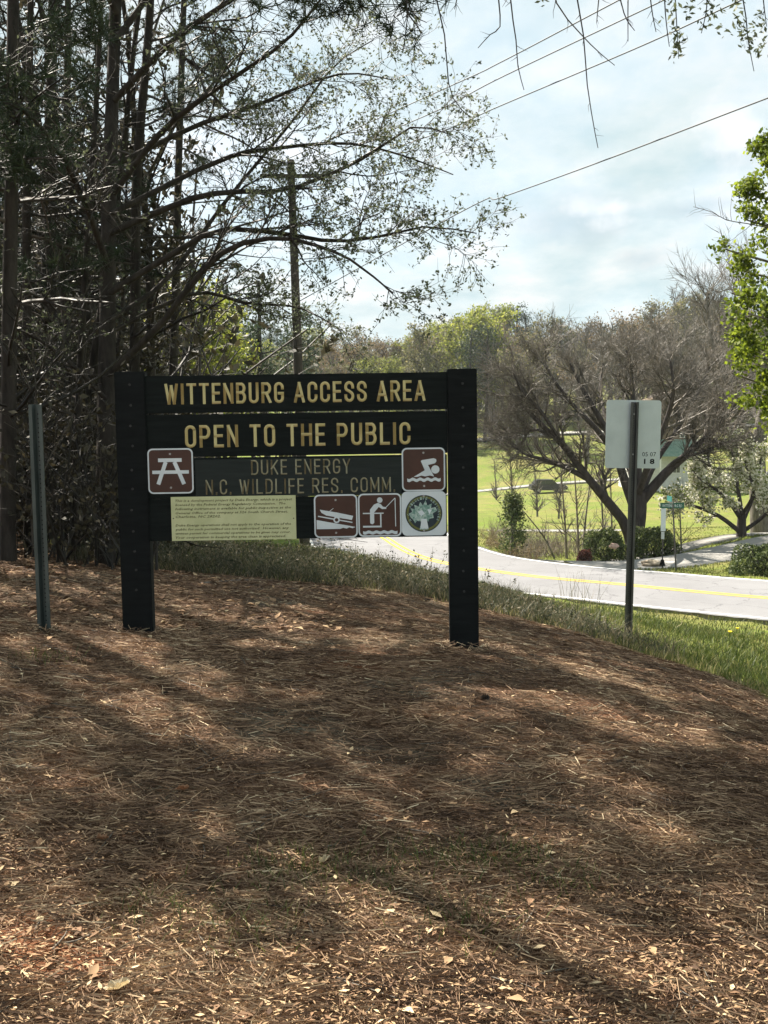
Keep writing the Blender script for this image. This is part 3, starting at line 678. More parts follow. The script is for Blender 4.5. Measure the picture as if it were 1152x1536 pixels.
for i, ch in enumerate(txt):
    if ch in ' .': continue
    a = R(205 - i * (230 / (len(txt) - 1)))
    x, z = q((.5, .5)); x += .345 * W * math.cos(a); z += .345 * W * math.sin(a)
    o = text_mesh(ch, 0, 1, 0, 1, 0, M['emblem_green'], p, name='letter', res=1, extrude=0, bold=.02, loc_fn=lambda u, v: ((u - .5) * .012, (.5 - v) * .018))
    o.location = (x, -.0240, z); o.rotation_euler = (0, -(a - math.pi / 2), 0)
screws(p, q, ((.5, .105), (.5, .885)))

# ------------------------------------------------------------------ channel posts
M['channel_green'] = noise_mat('channel_green', (.03, .042, .04), (.075, .095, .09), 9, .5, .5, .1, stretch=(1, 1, .3), metallic=.3)
M['channel_dark'] = noise_mat('channel_dark', (.035, .035, .037), (.095, .09, .088), 9, .5, .5, .2, stretch=(1, 1, .3), metallic=.3)
M['hole'] = noise_mat('hole', (.004, .004, .004), (.008, .008, .008), 9, .9, .1, 0)
def channel(mb, wd, dp, th, z0, z1):
    """hat-section steel: two flanges, two webs, one back"""
    f = wd * .26
    prof = [(-wd / 2, 0), (-wd / 2 + f, 0), (-wd / 2 + f + .006, dp - th), (wd / 2 - f - .006, dp - th), (wd / 2 - f, 0), (wd / 2, 0),
            (wd / 2, th), (wd / 2 - f + th, th), (wd / 2 - f - .006 + th, dp), (-wd / 2 + f + .006 - th, dp), (-wd / 2 + f - th, th), (-wd / 2, th)]
    lo = [mb.bm.verts.new((x, y, z0)) for x, y in prof]; hi = [mb.bm.verts.new((x, y, z1)) for x, y in prof]
    n = len(prof)
    for i in range(n): mb.bm.faces.new((lo[i], lo[(i + 1) % n], hi[(i + 1) % n], hi[i]))
    for a_, b2 in ((lo, -1), (hi, 1)):
        for quad in ((0, 1, 10, 11), (1, 2, 9, 10), (2, 3, 8, 9), (3, 4, 7, 8), (4, 5, 6, 7)):
            mb.bm.faces.new([a_[k] for k in quad])
    return mb
base = G(66, 943, 6.9); cpost = empty('channel_post', base)
tag(cpost, 'bare green steel channel post left of the big sign, carrying nothing', 'post')
hgt = (943 - 604) / (FPX / 6.9) * 1.0
channel(MB(), .095, .038, .006, -.35, hgt).build('channel', M['channel_green'], cpost)
mb = MB()
for k in range(46): mb.disc((0, .05 + k * .03), .005, .0315, 8)
tag(mb.build('punched_holes', M['hole'], cpost), kind='stuff')
cpost.rotation_euler = (0, R(-1.0), R(-14))

base = G(942, 968, 11.7); rs_ = empty('roadside_sign', base)
tag(rs_, 'pale grey back of a rectangular traffic plate on a dark steel post at roadside', 'sign')
K = 11.7 / FPX
hgt = (968 - 600) * K
channel(MB(), .088, .036, .006, -.4, hgt).build('channel', M['channel_dark'], rs_)
mb = MB()
for k in range(100): mb.disc((0, .05 + k * .0262), .004, .0295, 8)
tag(mb.build('punched_holes', M['hole'], rs_), kind='stuff')
M['alu'] = noise_mat('alu', (.42, .46, .47), (.54, .58, .59), 3, .45, .4, 0, detail=9)
zc = (968 - 648) * K; hw = 41.5 * K; hh = 51 * K
P = []
for sx, sz, q0 in ((1, 1, 0), (-1, 1, 1), (-1, -1, 2), (1, -1, 3)):
    for k in range(6):
        a = math.pi / 2 * (q0 + k / 5); P.append((sx * (hw - .035) + .035 * math.cos(a), zc + sz * (hh - .035) + .035 * math.sin(a)))
ap = MB().poly(P, .0375, .0025).build('plate', M['alu'], rs_)
lf = lambda u, v: ((u - 948.5) * K, (968 - v) * K)
text_mesh('05 07', 963, 984, 674.5, 681, .0368, M['hole'], ap, name='stencil', res=2, extrude=0, bold=.0, loc_fn=lf)
text_mesh('1 8', 966, 982, 684.5, 692.5, .0368, M['hole'], ap, name='stencil', res=2, extrude=0, bold=.03, loc_fn=lf)
for dz in (-.22, .22):
    MB().tube((0, .018, zc + dz), (0, .034, zc + dz), .009, n=6).build('bolt', M['steel'], rs_)
rs_.rotation_euler = (0, R(.6), R(2))

# gaps cut in the canopy to lay sun patches on the ground: leaf positions whose shadow would fall in an opening are thinned
def to_px(P):
    dy = P[:, 1]; dz = P[:, 2] - CAMZ; f_ = dy * math.cos(PITCH) - dz * math.sin(PITCH); u_ = dy * math.sin(PITCH) + dz * math.cos(PITCH)
    return 576 + FPX * P[:, 0] / np.maximum(f_, .1), 768 - FPX * u_ / np.maximum(f_, .1)
def opening(x, y):
    g = np.stack([x, y, H0(x, y)], 1); px, py = to_px(g); n1_ = 9 * np.sin(px * .021) + 6 * np.sin(px * .057 + 1.3)
    o_ = (np.abs(py - 984 - n1_) < 27) & (px < 650) & (np.sin(px * .03 + 2) > -.7)
    o_ |= (np.abs(py - 918 - .4 * n1_) < 11) & (px > 250) & (px < 690)
    o_ |= (np.abs(py - (1012 + (px - 640) * .225) - n1_ * .7) < 24) & (px > 630) & (px < 1080)
    o_ |= (np.abs(py - (990 + (px - 840) * .235) - n1_ * .3) < 17) & (px > 840)
    o_ |= ((px - 270) / 90) ** 2 + ((py - 1112) / 17) ** 2 < 1; o_ |= ((px - 385) / 70) ** 2 + ((py - 1130) / 12) ** 2 < 1
    o_ |= (py > 1385 + 3 * n1_) & (np.sin(px * .019 + py * .011) + np.sin(px * .007 - py * .031 + 1) > -.35)
    o_ |= (y < 2.4) | (y > 16.5)
    return o_
def prune(P, keep=.05):
    rg_ = np.random.default_rng(4); g = P - np.array(SUND)[None] * (P[:, 2:3] / SUND.z)
    return P[(P[:, 2] < 3) | ~opening(g[:, 0], g[:, 1]) | (rg_.random(len(P)) < keep)]

def pruneb(g):
    P, Rr = g; mid = P[:, P.shape[1] // 2]; q = mid - np.array(SUND)[None] * (mid[:, 2:3] / SUND.z)
    k = (mid[:, 2] < 4.5) | ~opening(q[:, 0], q[:, 1]); return P[k], Rr[k]
# ------------------------------------------------------------------ vegetation on the left: woods edge
def tree_thing(name, label, catg, base, wood, twigs, leaves, mats, group=None, sides=(7, 3), rz=0, leafname='foliage'):
    t_ = empty(name, base, rz); tag(t_, label, catg, group)
    off = np.array(base)
    V, F, rn = tubes(wood, sides[0]); link('trunk', mesh_data('trunk', V - off, F, rn, True), mats[0], t_)
    if twigs:
        V, F, rn = tubes(twigs, sides[1]); o = link('crown' if leaves is None else 'branches', mesh_data('branches', V - off, F, rn), mats[1], t_); o['kind'] = 'stuff'
    if leaves is not None:
        V, F, rn = leaves; o = link(leafname, mesh_data(leafname, V - off, F, rn), mats[2], t_); o['kind'] = 'stuff'
    return t_

# the spreading tree whose branches cross above the sign
def wl(a, b, c, r=.045): return spline([a, b, c], 14)[None], np.linspace(r, .01, 14)[None]
UPL = [((-3.05, 12.7, 6.6), (-2.0, 11.4, 7.6), (-.4, 9.4, 8.1)), ((-3.0, 12.7, 7.2), (-1.4, 12.0, 8.6), (.8, 11.0, 9.2)), ((-3.0, 12.7, 7.6), (-2.9, 10.6, 8.6), (-2.2, 8.2, 9.0)),
       ((-3.0, 12.8, 8.2), (-1.6, 13.4, 9.8), (.6, 13.9, 10.6)), ((-3.0, 12.8, 8.8), (-2.2, 11.0, 10.6), (-1.0, 9.6, 11.6)), ((-3.0, 12.8, 9.2), (-1.4, 12.6, 11), (0, 12.0, 12.2)),
       ((-3.0, 12.8, 9.6), (-4.2, 11.2, 11), (-4.6, 9.4, 12)), ((-3.1, 12.7, 7), (-4.2, 10.6, 7.6), (-4.6, 8.6, 8)), ((-3.0, 12.8, 10), (-2.6, 12.2, 12), (-1.8, 11.2, 13.8)), ((-3.0, 12.7, 7.0), (-1.2, 13.2, 8.4), (1.4, 13.4, 8.8))]  # upper limbs out of view, added to shade the ground before the sign
rng = np.random.default_rng(11)
t1 = limb([(158, 856, 12.0), (160, 700, 12.0), (161, 560, 12.1), (164, 300, 12.4), (172, 60, 12.8), (182, -250, 13), (190, -700, 13.2)], .13, .045, 24)
LB = [limb(pp, r0, r1, 14) for pp, r0, r1 in (
    ([(164, 560, 12.0), (240, 488, 11.8), (300, 410, 11.6), (350, 370, 11.5), (420, 357, 11.3), (480, 370, 11.2), (530, 392, 11.1), (590, 440, 11)], .045, .008),
    ([(164, 440, 12.1), (260, 380, 12), (330, 345, 12), (420, 350, 12), (500, 362, 12), (570, 355, 12), (640, 340, 12), (715, 350, 12)], .04, .006),
    ([(165, 350, 12.2), (280, 300, 12.2), (350, 288, 12.3), (430, 285, 12.4), (520, 250, 12.6), (565, 225, 12.6), (620, 190, 12.7), (670, 200, 12.7)], .04, .006),
    ([(170, 290, 12.3), (240, 200, 12), (300, 150, 11.7), (360, 110, 11.5), (430, 60, 11.2), (480, 0, 11), (540, -80, 11)], .04, .006),
    ([(168, 250, 12.4), (290, 190, 12.8), (380, 160, 13), (450, 130, 13.2), (520, 110, 13.4), (590, 120, 13.5)], .035, .006),
    ([(162, 400, 12.1), (130, 310, 11.6), (90, 230, 11), (40, 170, 10.5), (-20, 140, 10)], .04, .01),
    ([(163, 500, 12.2), (290, 440, 12.6), (370, 455, 13), (450, 462, 13.2), (520, 500, 13.2)], .03, .005),
    ([(168, 320, 12.3), (330, 240, 12.9), (420, 222, 13.2), (520, 215, 13.4), (600, 232, 13.5), (680, 262, 13.6)], .035, .006),
    ([(172, 150, 12.6), (260, 60, 12.2), (360, -10, 12), (460, -90, 12), (560, -160, 12)], .04, .008),
    ([(175, 60, 12.7), (280, -80, 13), (380, -180, 13.5), (460, -330, 14)], .04, .008),
    ([(176, 20, 12.7), (100, -120, 12), (20, -250, 11.3), (-80, -350, 11)], .04, .008),
    ([(180, -150, 12.9), (260, -330, 12.5), (340, -480, 12.3), (380, -620, 12)], .035, .008),
    ([(180, -150, 12.9), (300, -260, 12.0), (430, -330, 11.0), (560, -380, 10)], .035, .008),
    ([(164, 480, 12.1), (250, 420, 12.6), (340, 300, 13.2), (440, 180, 13.6), (500, 100, 13.8), (560, 60, 14)], .035, .006),
    ([(161, 600, 12), (100, 540, 11.7), (40, 500, 11.3), (-30, 480, 11)], .03, .008))]
lim = cat(*LB)
b2 = spawn(rng, lim, 12, .2, 1, (25, 65), (.5, 1.5), 7, .16, .01, .55, .005, flat=.4)
b3 = spawn(rng, b2, 11, .15, 1, (25, 70), (.22, .75), 5, .2, .01, .6, .0035)
b4 = spawn(rng, b3, 2, .2, 1, (25, 70), (.12, .35), 3, .2, .02, .6, .0028)
pts = np.concatenate([along(rng, b4, 3, .3, 1, .015), along(rng, b3, 5, .3, 1, .02)])
pts = pts[rng.random(len(pts)) < np.where(pts[:, 0] < -2.4, .55, 1)]
pts2 = np.concatenate([pts, pts + rng.normal(size=pts.shape) * .02])
up_l = cat(*[wl(*a_) for a_ in UPL]); u2 = spawn(rng, up_l, 14, .2, 1, (25, 70), (.6, 1.8), 6, .16, .02, .5, .006); u3 = spawn(rng, u2, 7, .15, 1, (25, 70), (.25, .7), 4, .2, .01, .5, .004)
u2 = pruneb(u2); u3 = pruneb(u3)
uc = np.concatenate([along(rng, u3, 17, .1, 1, .10), along(rng, u2, 14, .2, 1, .12)])
uc = prune(uc); pts2 = prune(pts2, .3)
lva = cards(rng, pts2, (.025, .055), .5); lvb = cards(rng, uc, (.11, .19), .8)  # leaves of the added upper limbs are oversized to block the sun
lv = (np.concatenate([lva[0], lvb[0]]), np.concatenate([lva[1], lvb[1] + len(lva[0])]), np.concatenate([lva[2], lvb[2]]))
tree_thing('spreading_tree', 'dark tree with long side branches and small new leaves reaching over the big sign', 'tree', tuple(t1[0][0, 0]), [t1, lim, up_l], [b2, b3, b4, u2, u3], lv,
           (M['bark_dark'], M['twig_dark'], M['leaf_young']))

# slim companion trunks and pines at the edge
def edge_tree(pp, r0, r1, seed, label, kind='bare', name='woodland_tree', group=None, dens=1.0, catg='tree', boughs=None):
    rg = np.random.default_rng(seed); tr = limb(pp, r0, r1, 20)
    L = max(1.2, (tr[0][0, -1, 2] - tr[0][0, 0, 2]) * .22)
    a = spawn(rg, tr, int(26 * dens), .12, 1, (50, 95), (L * .5, L), 7, .14, .02, .4, .007, .55)
    b = spawn(rg, a, 7, .15, 1, (25, 70), (.3, .9), 5, .22, .01, .55, .004)
    if kind == 'pine':
        if boughs:
            bl = [limb(q_, .03, .008, 7) for q_ in boughs]; a = cat(a, *bl); b = cat(b, spawn(rg, cat(*bl), 26, .25, 1, (20, 60), (.25, .7), 5, .15, .02, .5, .004))
        tp = along(rg, b, 4, .4, 1, .03); tp = tp[tp[:, 2] > tr[0][0, 0, 2] + .35 * (tr[0][0, -1, 2] - tr[0][0, 0, 2])]
        a = pruneb(a); b = pruneb(b); tp = prune(tp, .03); lv = tufts(rg, tp, 18, .15, .008); mats = (M['bark_dark'], M['twig_dark'], M['needle_dark']); tw = [a, b]
    elif kind == 'bare':
        c = spawn(rg, b, 3, .2, 1, (25, 70), (.15, .4), 3, .2, .01, .6, .003); tw = [a, b, c]
        lv = None; mats = (M['bark_dark'], M['twig_dark'], None)
    else:
        lp = along(rg, b, 9, .2, 1, .05); lv = cards(rg, lp, (.03, .07), .5); tw = [a, b]; mats = (M['bark_dark'], M['twig_dark'], M['thicket'])
    return tree_thing(name, label, catg, tuple(tr[0][0, 0]), [tr], tw, lv, mats, group)
edge_tree([(198, 850, 13.5), (203, 500, 13.5), (206, 260, 13.6), (226, 0, 13.7), (240, -400, 14), (246, -950, 14)], .08, .03, 21, 'slim dark pine trunk just right of the thick trunk behind the big sign', 'pine', 'pine_tree', dens=1.5)  # pine crown above the view is added to shade the ground
for q_, lb_ in (((-4.8, 9.2), 'unseen pine added beyond the left edge, nearest of three whose crowns shade the straw'), ((-6.2, 12.8), 'unseen pine added beyond the left edge, middle of three whose crowns shade the straw'), ((-5.2, 16.5), 'pine added near the left edge, farthest of three whose crowns shade the straw')):
    px_ = 576 + q_[0] / q_[1] * 1600; z_ = lambda zz: 640 - (zz - 1.55) / q_[1] * 1600
    edge_tree([(px_, z_(0), q_[1]), (px_, z_(4), q_[1]), (px_ + 10, z_(9), q_[1]), (px_ + 20, z_(16), q_[1])], .13, .04, int(q_[1] * 10), lb_, 'pine', 'pine_tree', dens=1.6)  # these three pines are added so their crowns shade the foreground
edge_tree([(110, 846, 12.6), (120, 560, 12.6), (135, 300, 12.6), (150, 40, 12.8), (160, -350, 13)], .05, .02, 24, 'thin trunk just left of the thick trunk near the big sign', 'bare')
edge_tree([(12, 850, 10.8), (14, 500, 10.8), (18, 250, 10.9), (20, 0, 11), (26, -450, 11.2)], .085, .05, 22, 'straight dark pine trunk at the left edge of the photo', 'pine', 'pine_tree')
edge_tree([(46, 850, 13), (40, 400, 13), (44, 150, 13), (50, -300, 13.4)], .07, .03, 23, 'second dark pine from the left edge, thinner trunk', 'pine', 'pine_tree')
edge_tree([(-190, 860, 10), (-190, 300, 10), (-180, -200, 10), (-170, -700, 10)], .14, .06, 25, 'pine outside the left edge whose boughs enter the upper left corner', 'pine', 'pine_tree', dens=1.6,
          boughs=([(-180, 100, 10), (60, 10, 9.6), (300, -20, 9.3), (480, -10, 9.1), (610, 30, 9)], [(-180, 60, 10), (120, -40, 9.6), (330, -30, 9.2), (440, 0, 9)], [(-185, 220, 10), (0, 130, 9.8), (140, 110, 9.6)],
                  [(-185, 320, 10), (-20, 250, 10), (90, 235, 9.8)], [(-180, 20, 10), (200, -70, 9.4), (420, -60, 9), (560, -5, 8.8)], [(-185, 150, 10), (20, 60, 9.7), (190, 50, 9.4)]))
edge_tree([(250, 842, 19), (262, 500, 19), (268, 250, 19), (276, 0, 19.4), (282, -220, 19.6)], .09, .04, 26, 'tall pine behind the left end of the big sign', 'pine', 'pine_tree', dens=1.3)
edge_tree([(92, 850, 17), (96, 500, 17), (100, 250, 17), (104, -250, 17.4)], .10, .04, 27, 'pine between the green channel post and the thick trunk', 'pine', 'pine_tree', dens=1.2)
edge_tree([(-60, 850, 16), (-64, 500, 16), (-60, 250, 16), (-50, -350, 16.4)], .12, .04, 28, 'tall pine beyond the left edge with lowest boughs in view', 'pine', 'pine_tree', dens=1.2)
# trunks deeper in the wood, one mesh family
rg = np.random.default_rng(77)
GRP = 'thin trees deep in the wood on the left'
protos = []
def sapling(seed, h, r, leafy):
    rr_ = np.random.default_rng(seed)
    P = walk(rr_, np.zeros((1, 3)), np.array([[0.02, 0, 1.]]), np.array([h]), 12, .05, .05)
    tr = (P, np.linspace(r, r * .25, 12)[None])
    a = spawn(rr_, tr, 34, .06, 1, (35, 85), (h * .10, h * .26), 6, .16, .03, .45, .006, .4)
    b = spawn(rr_, a, 6, .15, 1, (25, 75), (.25, .8), 4, .25, .01, .55, .004)
    t_ = empty('woodland_tree')
    V, F, rn = tubes([tr], 6); link('trunk', mesh_data('trunk', V, F, rn, True), M['bark_dark'], t_)
    V, F, rn = tubes([a, b], 3); link('branches', mesh_data('branches', V, F, rn), M['twig_dark'], t_)
    if leafy:
        V, F, rn = cards(rr_, along(rr_, b, 7, .1, 1, .08), (.05, .12), .5); link('foliage', mesh_data('foliage', V, F, rn), M['thicket'], t_)
    return t_
protos = [sapling(1, 7, .05, 0), sapling(2, 9, .07, 1), sapling(3, 5, .035, 1), sapling(4, 11, .09, 0)]
k = 0
for px, d, pi in [(rg.uniform(-320, 235), rg.uniform(13, 34), i % 4) for i in range(64)]:
    x = (px - 576) / FPX * d
    if d > 24 and px > 200: px = 150; x = (px - 576) / FPX * d
    o = protos[pi] if k < 4 and not protos[pi].get('label') else copy_tree(protos[pi])
    o.location = (x, d, h1(x, d) - .05); o.rotation_euler = (0, 0, rg.uniform(0, 6.28)); s_ = rg.uniform(.75, 1.2); o.scale = (s_, s_, s_)
    tag(o, 'thin dark understorey tree deep in the wood left of the sign', 'tree', GRP); k += 1
# thicket of brush that closes the view low in the wood
def brush(name, label, pts_xy, hmin, hmax, seed, twigm, leafm, nst=8, leaf=(.03, .07), lk=8, group=None, kind=None, catg='brush', spread=.35, lenf=.5):
    rr_ = np.random.default_rng(seed); P0 = np.repeat(np.array(pts_xy), nst, 0); m = len(P0)
    P0 = P0 + np.concatenate([rr_.normal(size=(m, 2)) * spread, np.zeros((m, 1))], 1)
    P0[:, 2] = H0(P0[:, 0], P0[:, 1]) - .03
    hh_ = rr_.uniform(hmin, hmax, m); d = rr_.normal(size=(m, 3)) * .3; d[:, 2] = 1
    P = walk(rr_, P0, d, hh_, 7, .14, .04); st = (P, np.linspace(.012, .004, 7)[None] * (hh_[:, None] / 1.6 + .3))
    a = spawn(rr_, st, 7, .1, 1, (25, 75), (hmin * lenf * .4, hmax * lenf), 4, .22, .02, .6, .003)
    V, F, rn = tubes([st, a], 3)
    o = link(name, mesh_data(name, V, F, rn), twigm); tag(o, label, catg, group, kind)
    if leafm:
        V, F, rn = cards(rr_, along(rr_, a, lk, .1, 1, .05), leaf, .5); link('leaves', mesh_data('leaves', V, F, rn), leafm, o)
    return o
ptsb = [((px - 576) / FPX * d, d, 0) for px, d in [(rg.uniform(-330, 215), rg.uniform(11, 24)) for _ in range(105)]]
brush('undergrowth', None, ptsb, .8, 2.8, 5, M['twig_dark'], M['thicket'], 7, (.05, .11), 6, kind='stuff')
tag(bpy.data.objects['undergrowth'], 'tangled dark brush filling the wood floor left of the sign', 'undergrowth')
ptsb = [((px - 576) / FPX * d, d, 0) for px, d in [(rg.uniform(-500, 225), rg.uniform(20, 42)) for _ in range(110)]]
ptsb += [((px - 576) / FPX * d, d, 0) for px, d in [(rg.uniform(-500, 235), rg.uniform(26, 44)) for _ in range(45)]]
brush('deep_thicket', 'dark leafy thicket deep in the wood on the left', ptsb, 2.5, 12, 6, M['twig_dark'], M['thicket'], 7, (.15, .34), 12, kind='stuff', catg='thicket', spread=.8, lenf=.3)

# ------------------------------------------------------------------ overhanging branches above the viewer
rng = np.random.default_rng(41)
ot = spline([(4.6, 3.6, h1(4.6, 3.6) - .1), (4.5, 3.7, 1.5), (4.3, 4.2, 3.4), (3.8, 4.9, 5.0), (3.2, 5.6, 6.6), (2.8, 6, 8)], 16)[None]
otr = np.linspace(.17, .05, 16)[None]
l1 = spline([(4.2, 4.4, 3.9), (3.4, 5.3, 4.55), (2.3, 6.0, 4.75), (1.2, 6.3, 4.7), (.3, 6.4, 4.62), (-.3, 6.5, 4.6)], 14)[None]
l2 = spline([(4.1, 4.5, 4.4), (3.5, 5.8, 5.0), (2.7, 6.6, 4.75), (2.0, 7.2, 4.85), (1.2, 7.6, 4.95)], 14)[None]
def hang(px0, px1, d, pts_): return limb([(a_, b_, d) for a_, b_ in pts_], .0055, .0022, 8)
hangs = [limb([(a_, b_, d) for a_, b_ in q_], .0055, .0024, 9) for d, q_ in (
    (6.3, [(640, -70), (655, 0), (668, 60), (672, 120), (684, 155), (706, 176)]),
    (6.4, [(770, -60), (766, 0), (774, 60), (777, 100), (786, 135)]),
    (6.3, [(855, -60), (866, 0), (876, 60), (880, 120), (889, 180), (897, 222)]),
    (6.5, [(820, -60), (835, 5), (870, 50), (900, 80), (922, 98)]),
    (6.4, [(745, -60), (748, 0), (750, 40), (735, 52), (717, 72)]),
    (6.6, [(700, -60), (686, -4), (682, 14)]),
    (6.2, [(612, -60), (610, 0), (611, 30), (604, 80)]), (6.2, [(611, 20), (625, 38), (634, 52)]), (6.3, [(600, -30), (620, 20), (640, 34)]),
    (6.4, [(905, -60), (898, 0), (895, 34)]), (6.5, [(920, -50), (936, 20), (952, 46)]), (6.4, [(944, -60), (942, 0), (942, 62)]),
    (6.6, [(970, -60), (977, 10), (984, 48)]), (6.7, [(995, -50), (998, 20), (1004, 70)]), (6.9, [(1010, -50), (1014, 20), (1018, 88)]),
    (6.9, [(1060, -50), (1060, 10), (1052, 50)]), (6.9, [(1105, -50), (1118, 20), (1122, 60), (1131, 107)]), (6.9, [(1140, -50), (1146, 10), (1150, 40)]))]
hw_ = [(np.asarray(P), Rr) for P, Rr in hangs]
hw_ += [spawn(rng, g_, 5, .15, 1, (25, 60), (.03, .12), 4, .15, -.05, .6, .0016) for g_ in hangs]
tips = np.array([G(px, py, d) for px, py, d in (
    [(1005 + random.gauss(0, 7), y_, 6.8) for y_ in range(-10, 40, 3)] + [(1016 + random.gauss(0, 6), y_, 6.8) for y_ in range(40, 88, 2)] +
    [(1062 + random.gauss(0, 8), y_, 6.9) for y_ in range(-20, 45, 3)] + [(1100 + random.gauss(0, 12), y_, 6.9) for y_ in range(-10, 60, 2)] +
    [(1135 + random.gauss(0, 9), y_, 6.9) for y_ in range(20, 85, 2)] + [(1115 + random.gauss(0, 6), y_, 6.9) for y_ in range(40, 75, 3)] +
    [(1035 + random.gauss(0, 10), y_, 6.9) for y_ in range(-10, 30, 3)] + [(815 + random.gauss(0, 5), y_, 6.5) for y_ in range(-8, 9, 3)])])
lvp = np.concatenate([tips, tips + rng.normal(size=tips.shape) * .02])
up_ = spawn(rng, (np.concatenate([ot, ot]), np.concatenate([otr, otr])), 7, .6, 1, (30, 80), (1.5, 3.2), 7, .15, .05, .5, .01)
up2 = spawn(rng, up_, 9, .2, 1, (30, 70), (.4, 1.1), 5, .2, .02, .5, .004)
up2 = (up2[0], up2[1]); lvu = along(rng, up2, 10, .2, 1, .04)
keep = (lvu[:, 2] - CAMZ) / np.maximum(lvu[:, 1], .3) > .47
lvs = cards(rng, np.concatenate([lvp, lvu[keep]]), (.025, .055), .42)
tree_thing('overhanging_tree', 'tree overhead whose bare drooping twigs and leaf sprigs hang into the sky', 'tree', tuple(ot[0, 0]),
           [(ot, otr), (l1, np.linspace(.06, .012, 14)[None]), (l2, np.linspace(.05, .012, 14)[None])], [up_] + [up2] + hw_, lvs,
           (M['bark_grey'], M['twig_dark'], M['leaf_young']))

# bright-leaved tree at the right edge
rng = np.random.default_rng(42)
bx, by = 8.7, 18.0
tr = spline([(bx, by, h1(bx, by) - .1), (bx - .1, by, 1), (bx, by + .1, 4), (bx + .1, by, 7), (bx, by, 9)], 16)[None]
def ln_(px, py, d, z0, r): return (spline([(bx, by, z0), tuple((np.array((bx, by, z0)) * .5 + G(px, py, d) * .5) + np.array((0, 0, .25))), tuple(G(px, py, d))], 10)[None], np.linspace(r, .012, 10)[None])
ll = [ln_(1146, 215, 18, 5.0, .05), ln_(1121, 290, 17.6, 4.0, .05), ln_(1091, 375, 18, 3.0, .05), ln_(1098, 440, 17.5, 2.2, .05), ln_(1086, 500, 18.3, 1.6, .05), ln_(1098, 560, 17.8, .8, .05), ln_(1151, 640, 17.7, .4, .04),
      ln_(1160, 345, 17, 3.4, .05), ln_(1160, 460, 17, 2.4, .05), ln_(1160, 540, 16.8, 1.2, .05), ln_(1190, 150, 18.4, 5.5, .05), ln_(1190, 250, 19, 4.5, .05), ln_(1200, 400, 19.4, 3.5, .05), ln_(1200, 580, 19.2, 2, .05),
      ln_(1120, 330, 18.6, 3.6, .05), ln_(1110, 405, 18.8, 2.8, .05), ln_(1122, 470, 16.8, 2, .05), ln_(1118, 530, 17.2, 1.4, .05), ln_(1140, 600, 17.2, .6, .05), ln_(1150, 250, 17, 4.6, .05), ln_(1400, 300, 18, 4, .05), ln_(1420, 480, 18, 2.5, .05), ln_(1330, 150, 19, 6, .05), ln_(1350, 200, 17, 5.4, .05)]
lim = cat(*ll)
a = spawn(rng, lim, 13, .35, 1, (25, 75), (.25, .7), 5, .2, .03, .5, .006)
b_ = spawn(rng, a, 4, .2, 1, (30, 70), (.12, .35), 4, .2, .0, .5, .004)
lp = np.concatenate([along(rng, b_, 20, .1, 1, .06), along(rng, a, 14, .2, 1, .06)])
bare = limb([(1170, 345, 18), (1120, 335, 18), (1090, 330, 18), (1068, 318, 18), (1040, 310, 18)], .012, .004, 9)
bare2 = spawn(rng, (np.concatenate([bare[0], limb([(1150, 400, 18), (1100, 370, 18), (1075, 345, 18)], .01, .004, 9)[0]]), np.concatenate([bare[1], bare[1]])), 16, .2, 1, (25, 60), (.2, .6), 5, .15, .02, .6, .004)
tree_thing('leafy_tree', 'fresh yellow green leafy tree entering from the right edge', 'tree', (bx, by, h1(bx, by)), [(tr, np.linspace(.2, .07, 16)[None]), lim], [a, b_, bare, bare2], cards(rng, lp, (.05, .10), .7),
           (M['bark_grey'], M['twig_grey'], M['leaf_bright']))

# ------------------------------------------------------------------ big bare tree by the driveway
rng = np.random.default_rng(43)
tk = limb([(952, 850, 44), (953, 800, 44), (957, 765, 44), (957, 738, 44)], .42, .36, 8)
LL = [limb(p_, r0, r1, 14) for p_, r0, r1 in (
    ([(946, 815, 44), (935, 782, 44), (905, 745, 43.5), (875, 708, 43), (845, 668, 42.5), (815, 640, 42), (788, 612, 42), (765, 590, 42)], .24, .05),
    ([(885, 720, 43.2), (850, 702, 42.8), (818, 690, 42.4), (790, 682, 42), (768, 668, 42)], .13, .03),
    ([(828, 655, 42.2), (808, 645, 42), (792, 645, 42), (779, 636, 42)], .08, .02),
    ([(952, 762, 44), (935, 715, 44), (920, 665, 44), (895, 620, 44), (872, 580, 44), (855, 545, 44)], .23, .04),
    ([(957, 750, 44), (955, 680, 44.5), (950, 620, 45), (948, 570, 45), (940, 525, 45)], .23, .04),
    ([(962, 752, 44), (1000, 708, 43.6), (1035, 678, 43.2), (1075, 640, 43), (1108, 600, 43)], .23, .05),
    ([(962, 740, 44), (985, 690, 44.8), (1020, 640, 45.5), (1045, 595, 46), (1065, 550, 46)], .15, .04),
    ([(928, 690, 44), (900, 650, 43.2), (862, 610, 42.5), (832, 572, 42), (815, 540, 42)], .14, .03),
    ([(990, 715, 43.8), (1015, 690, 43.2), (1048, 680, 42.6), (1075, 668, 42)], .10, .03),
    ([(957, 745, 44), (940, 690, 46), (915, 640, 47.5), (900, 590, 49), (905, 545, 50)], .16, .04),
    ([(957, 745, 44), (975, 690, 42), (1000, 630, 41), (1010, 585, 40), (1005, 540, 40)], .16, .04),
    ([(845, 670, 42.5), (815, 622, 41.5), (785, 588, 41), (770, 560, 41)], .09, .03))]
lim = cat(*LL)
def fan(rng, lim, n1, n2, n3, l1_, l2_, l3_, up=.10, rm=.012):
    a = spawn(rng, lim, n1, .25, 1, (20, 60), l1_, 8, .11, up, .6, rm * 1.6, .2)
    b = spawn(rng, a, n2, .15, 1, (20, 55), l2_, 6, .14, up * .8, .6, rm * 1.1, .2)
    c = spawn(rng, b, n3, .15, 1, (18, 50), l3_, 3, .12, up * .6, .6, rm * .75, .2)
    return [a, b, c]
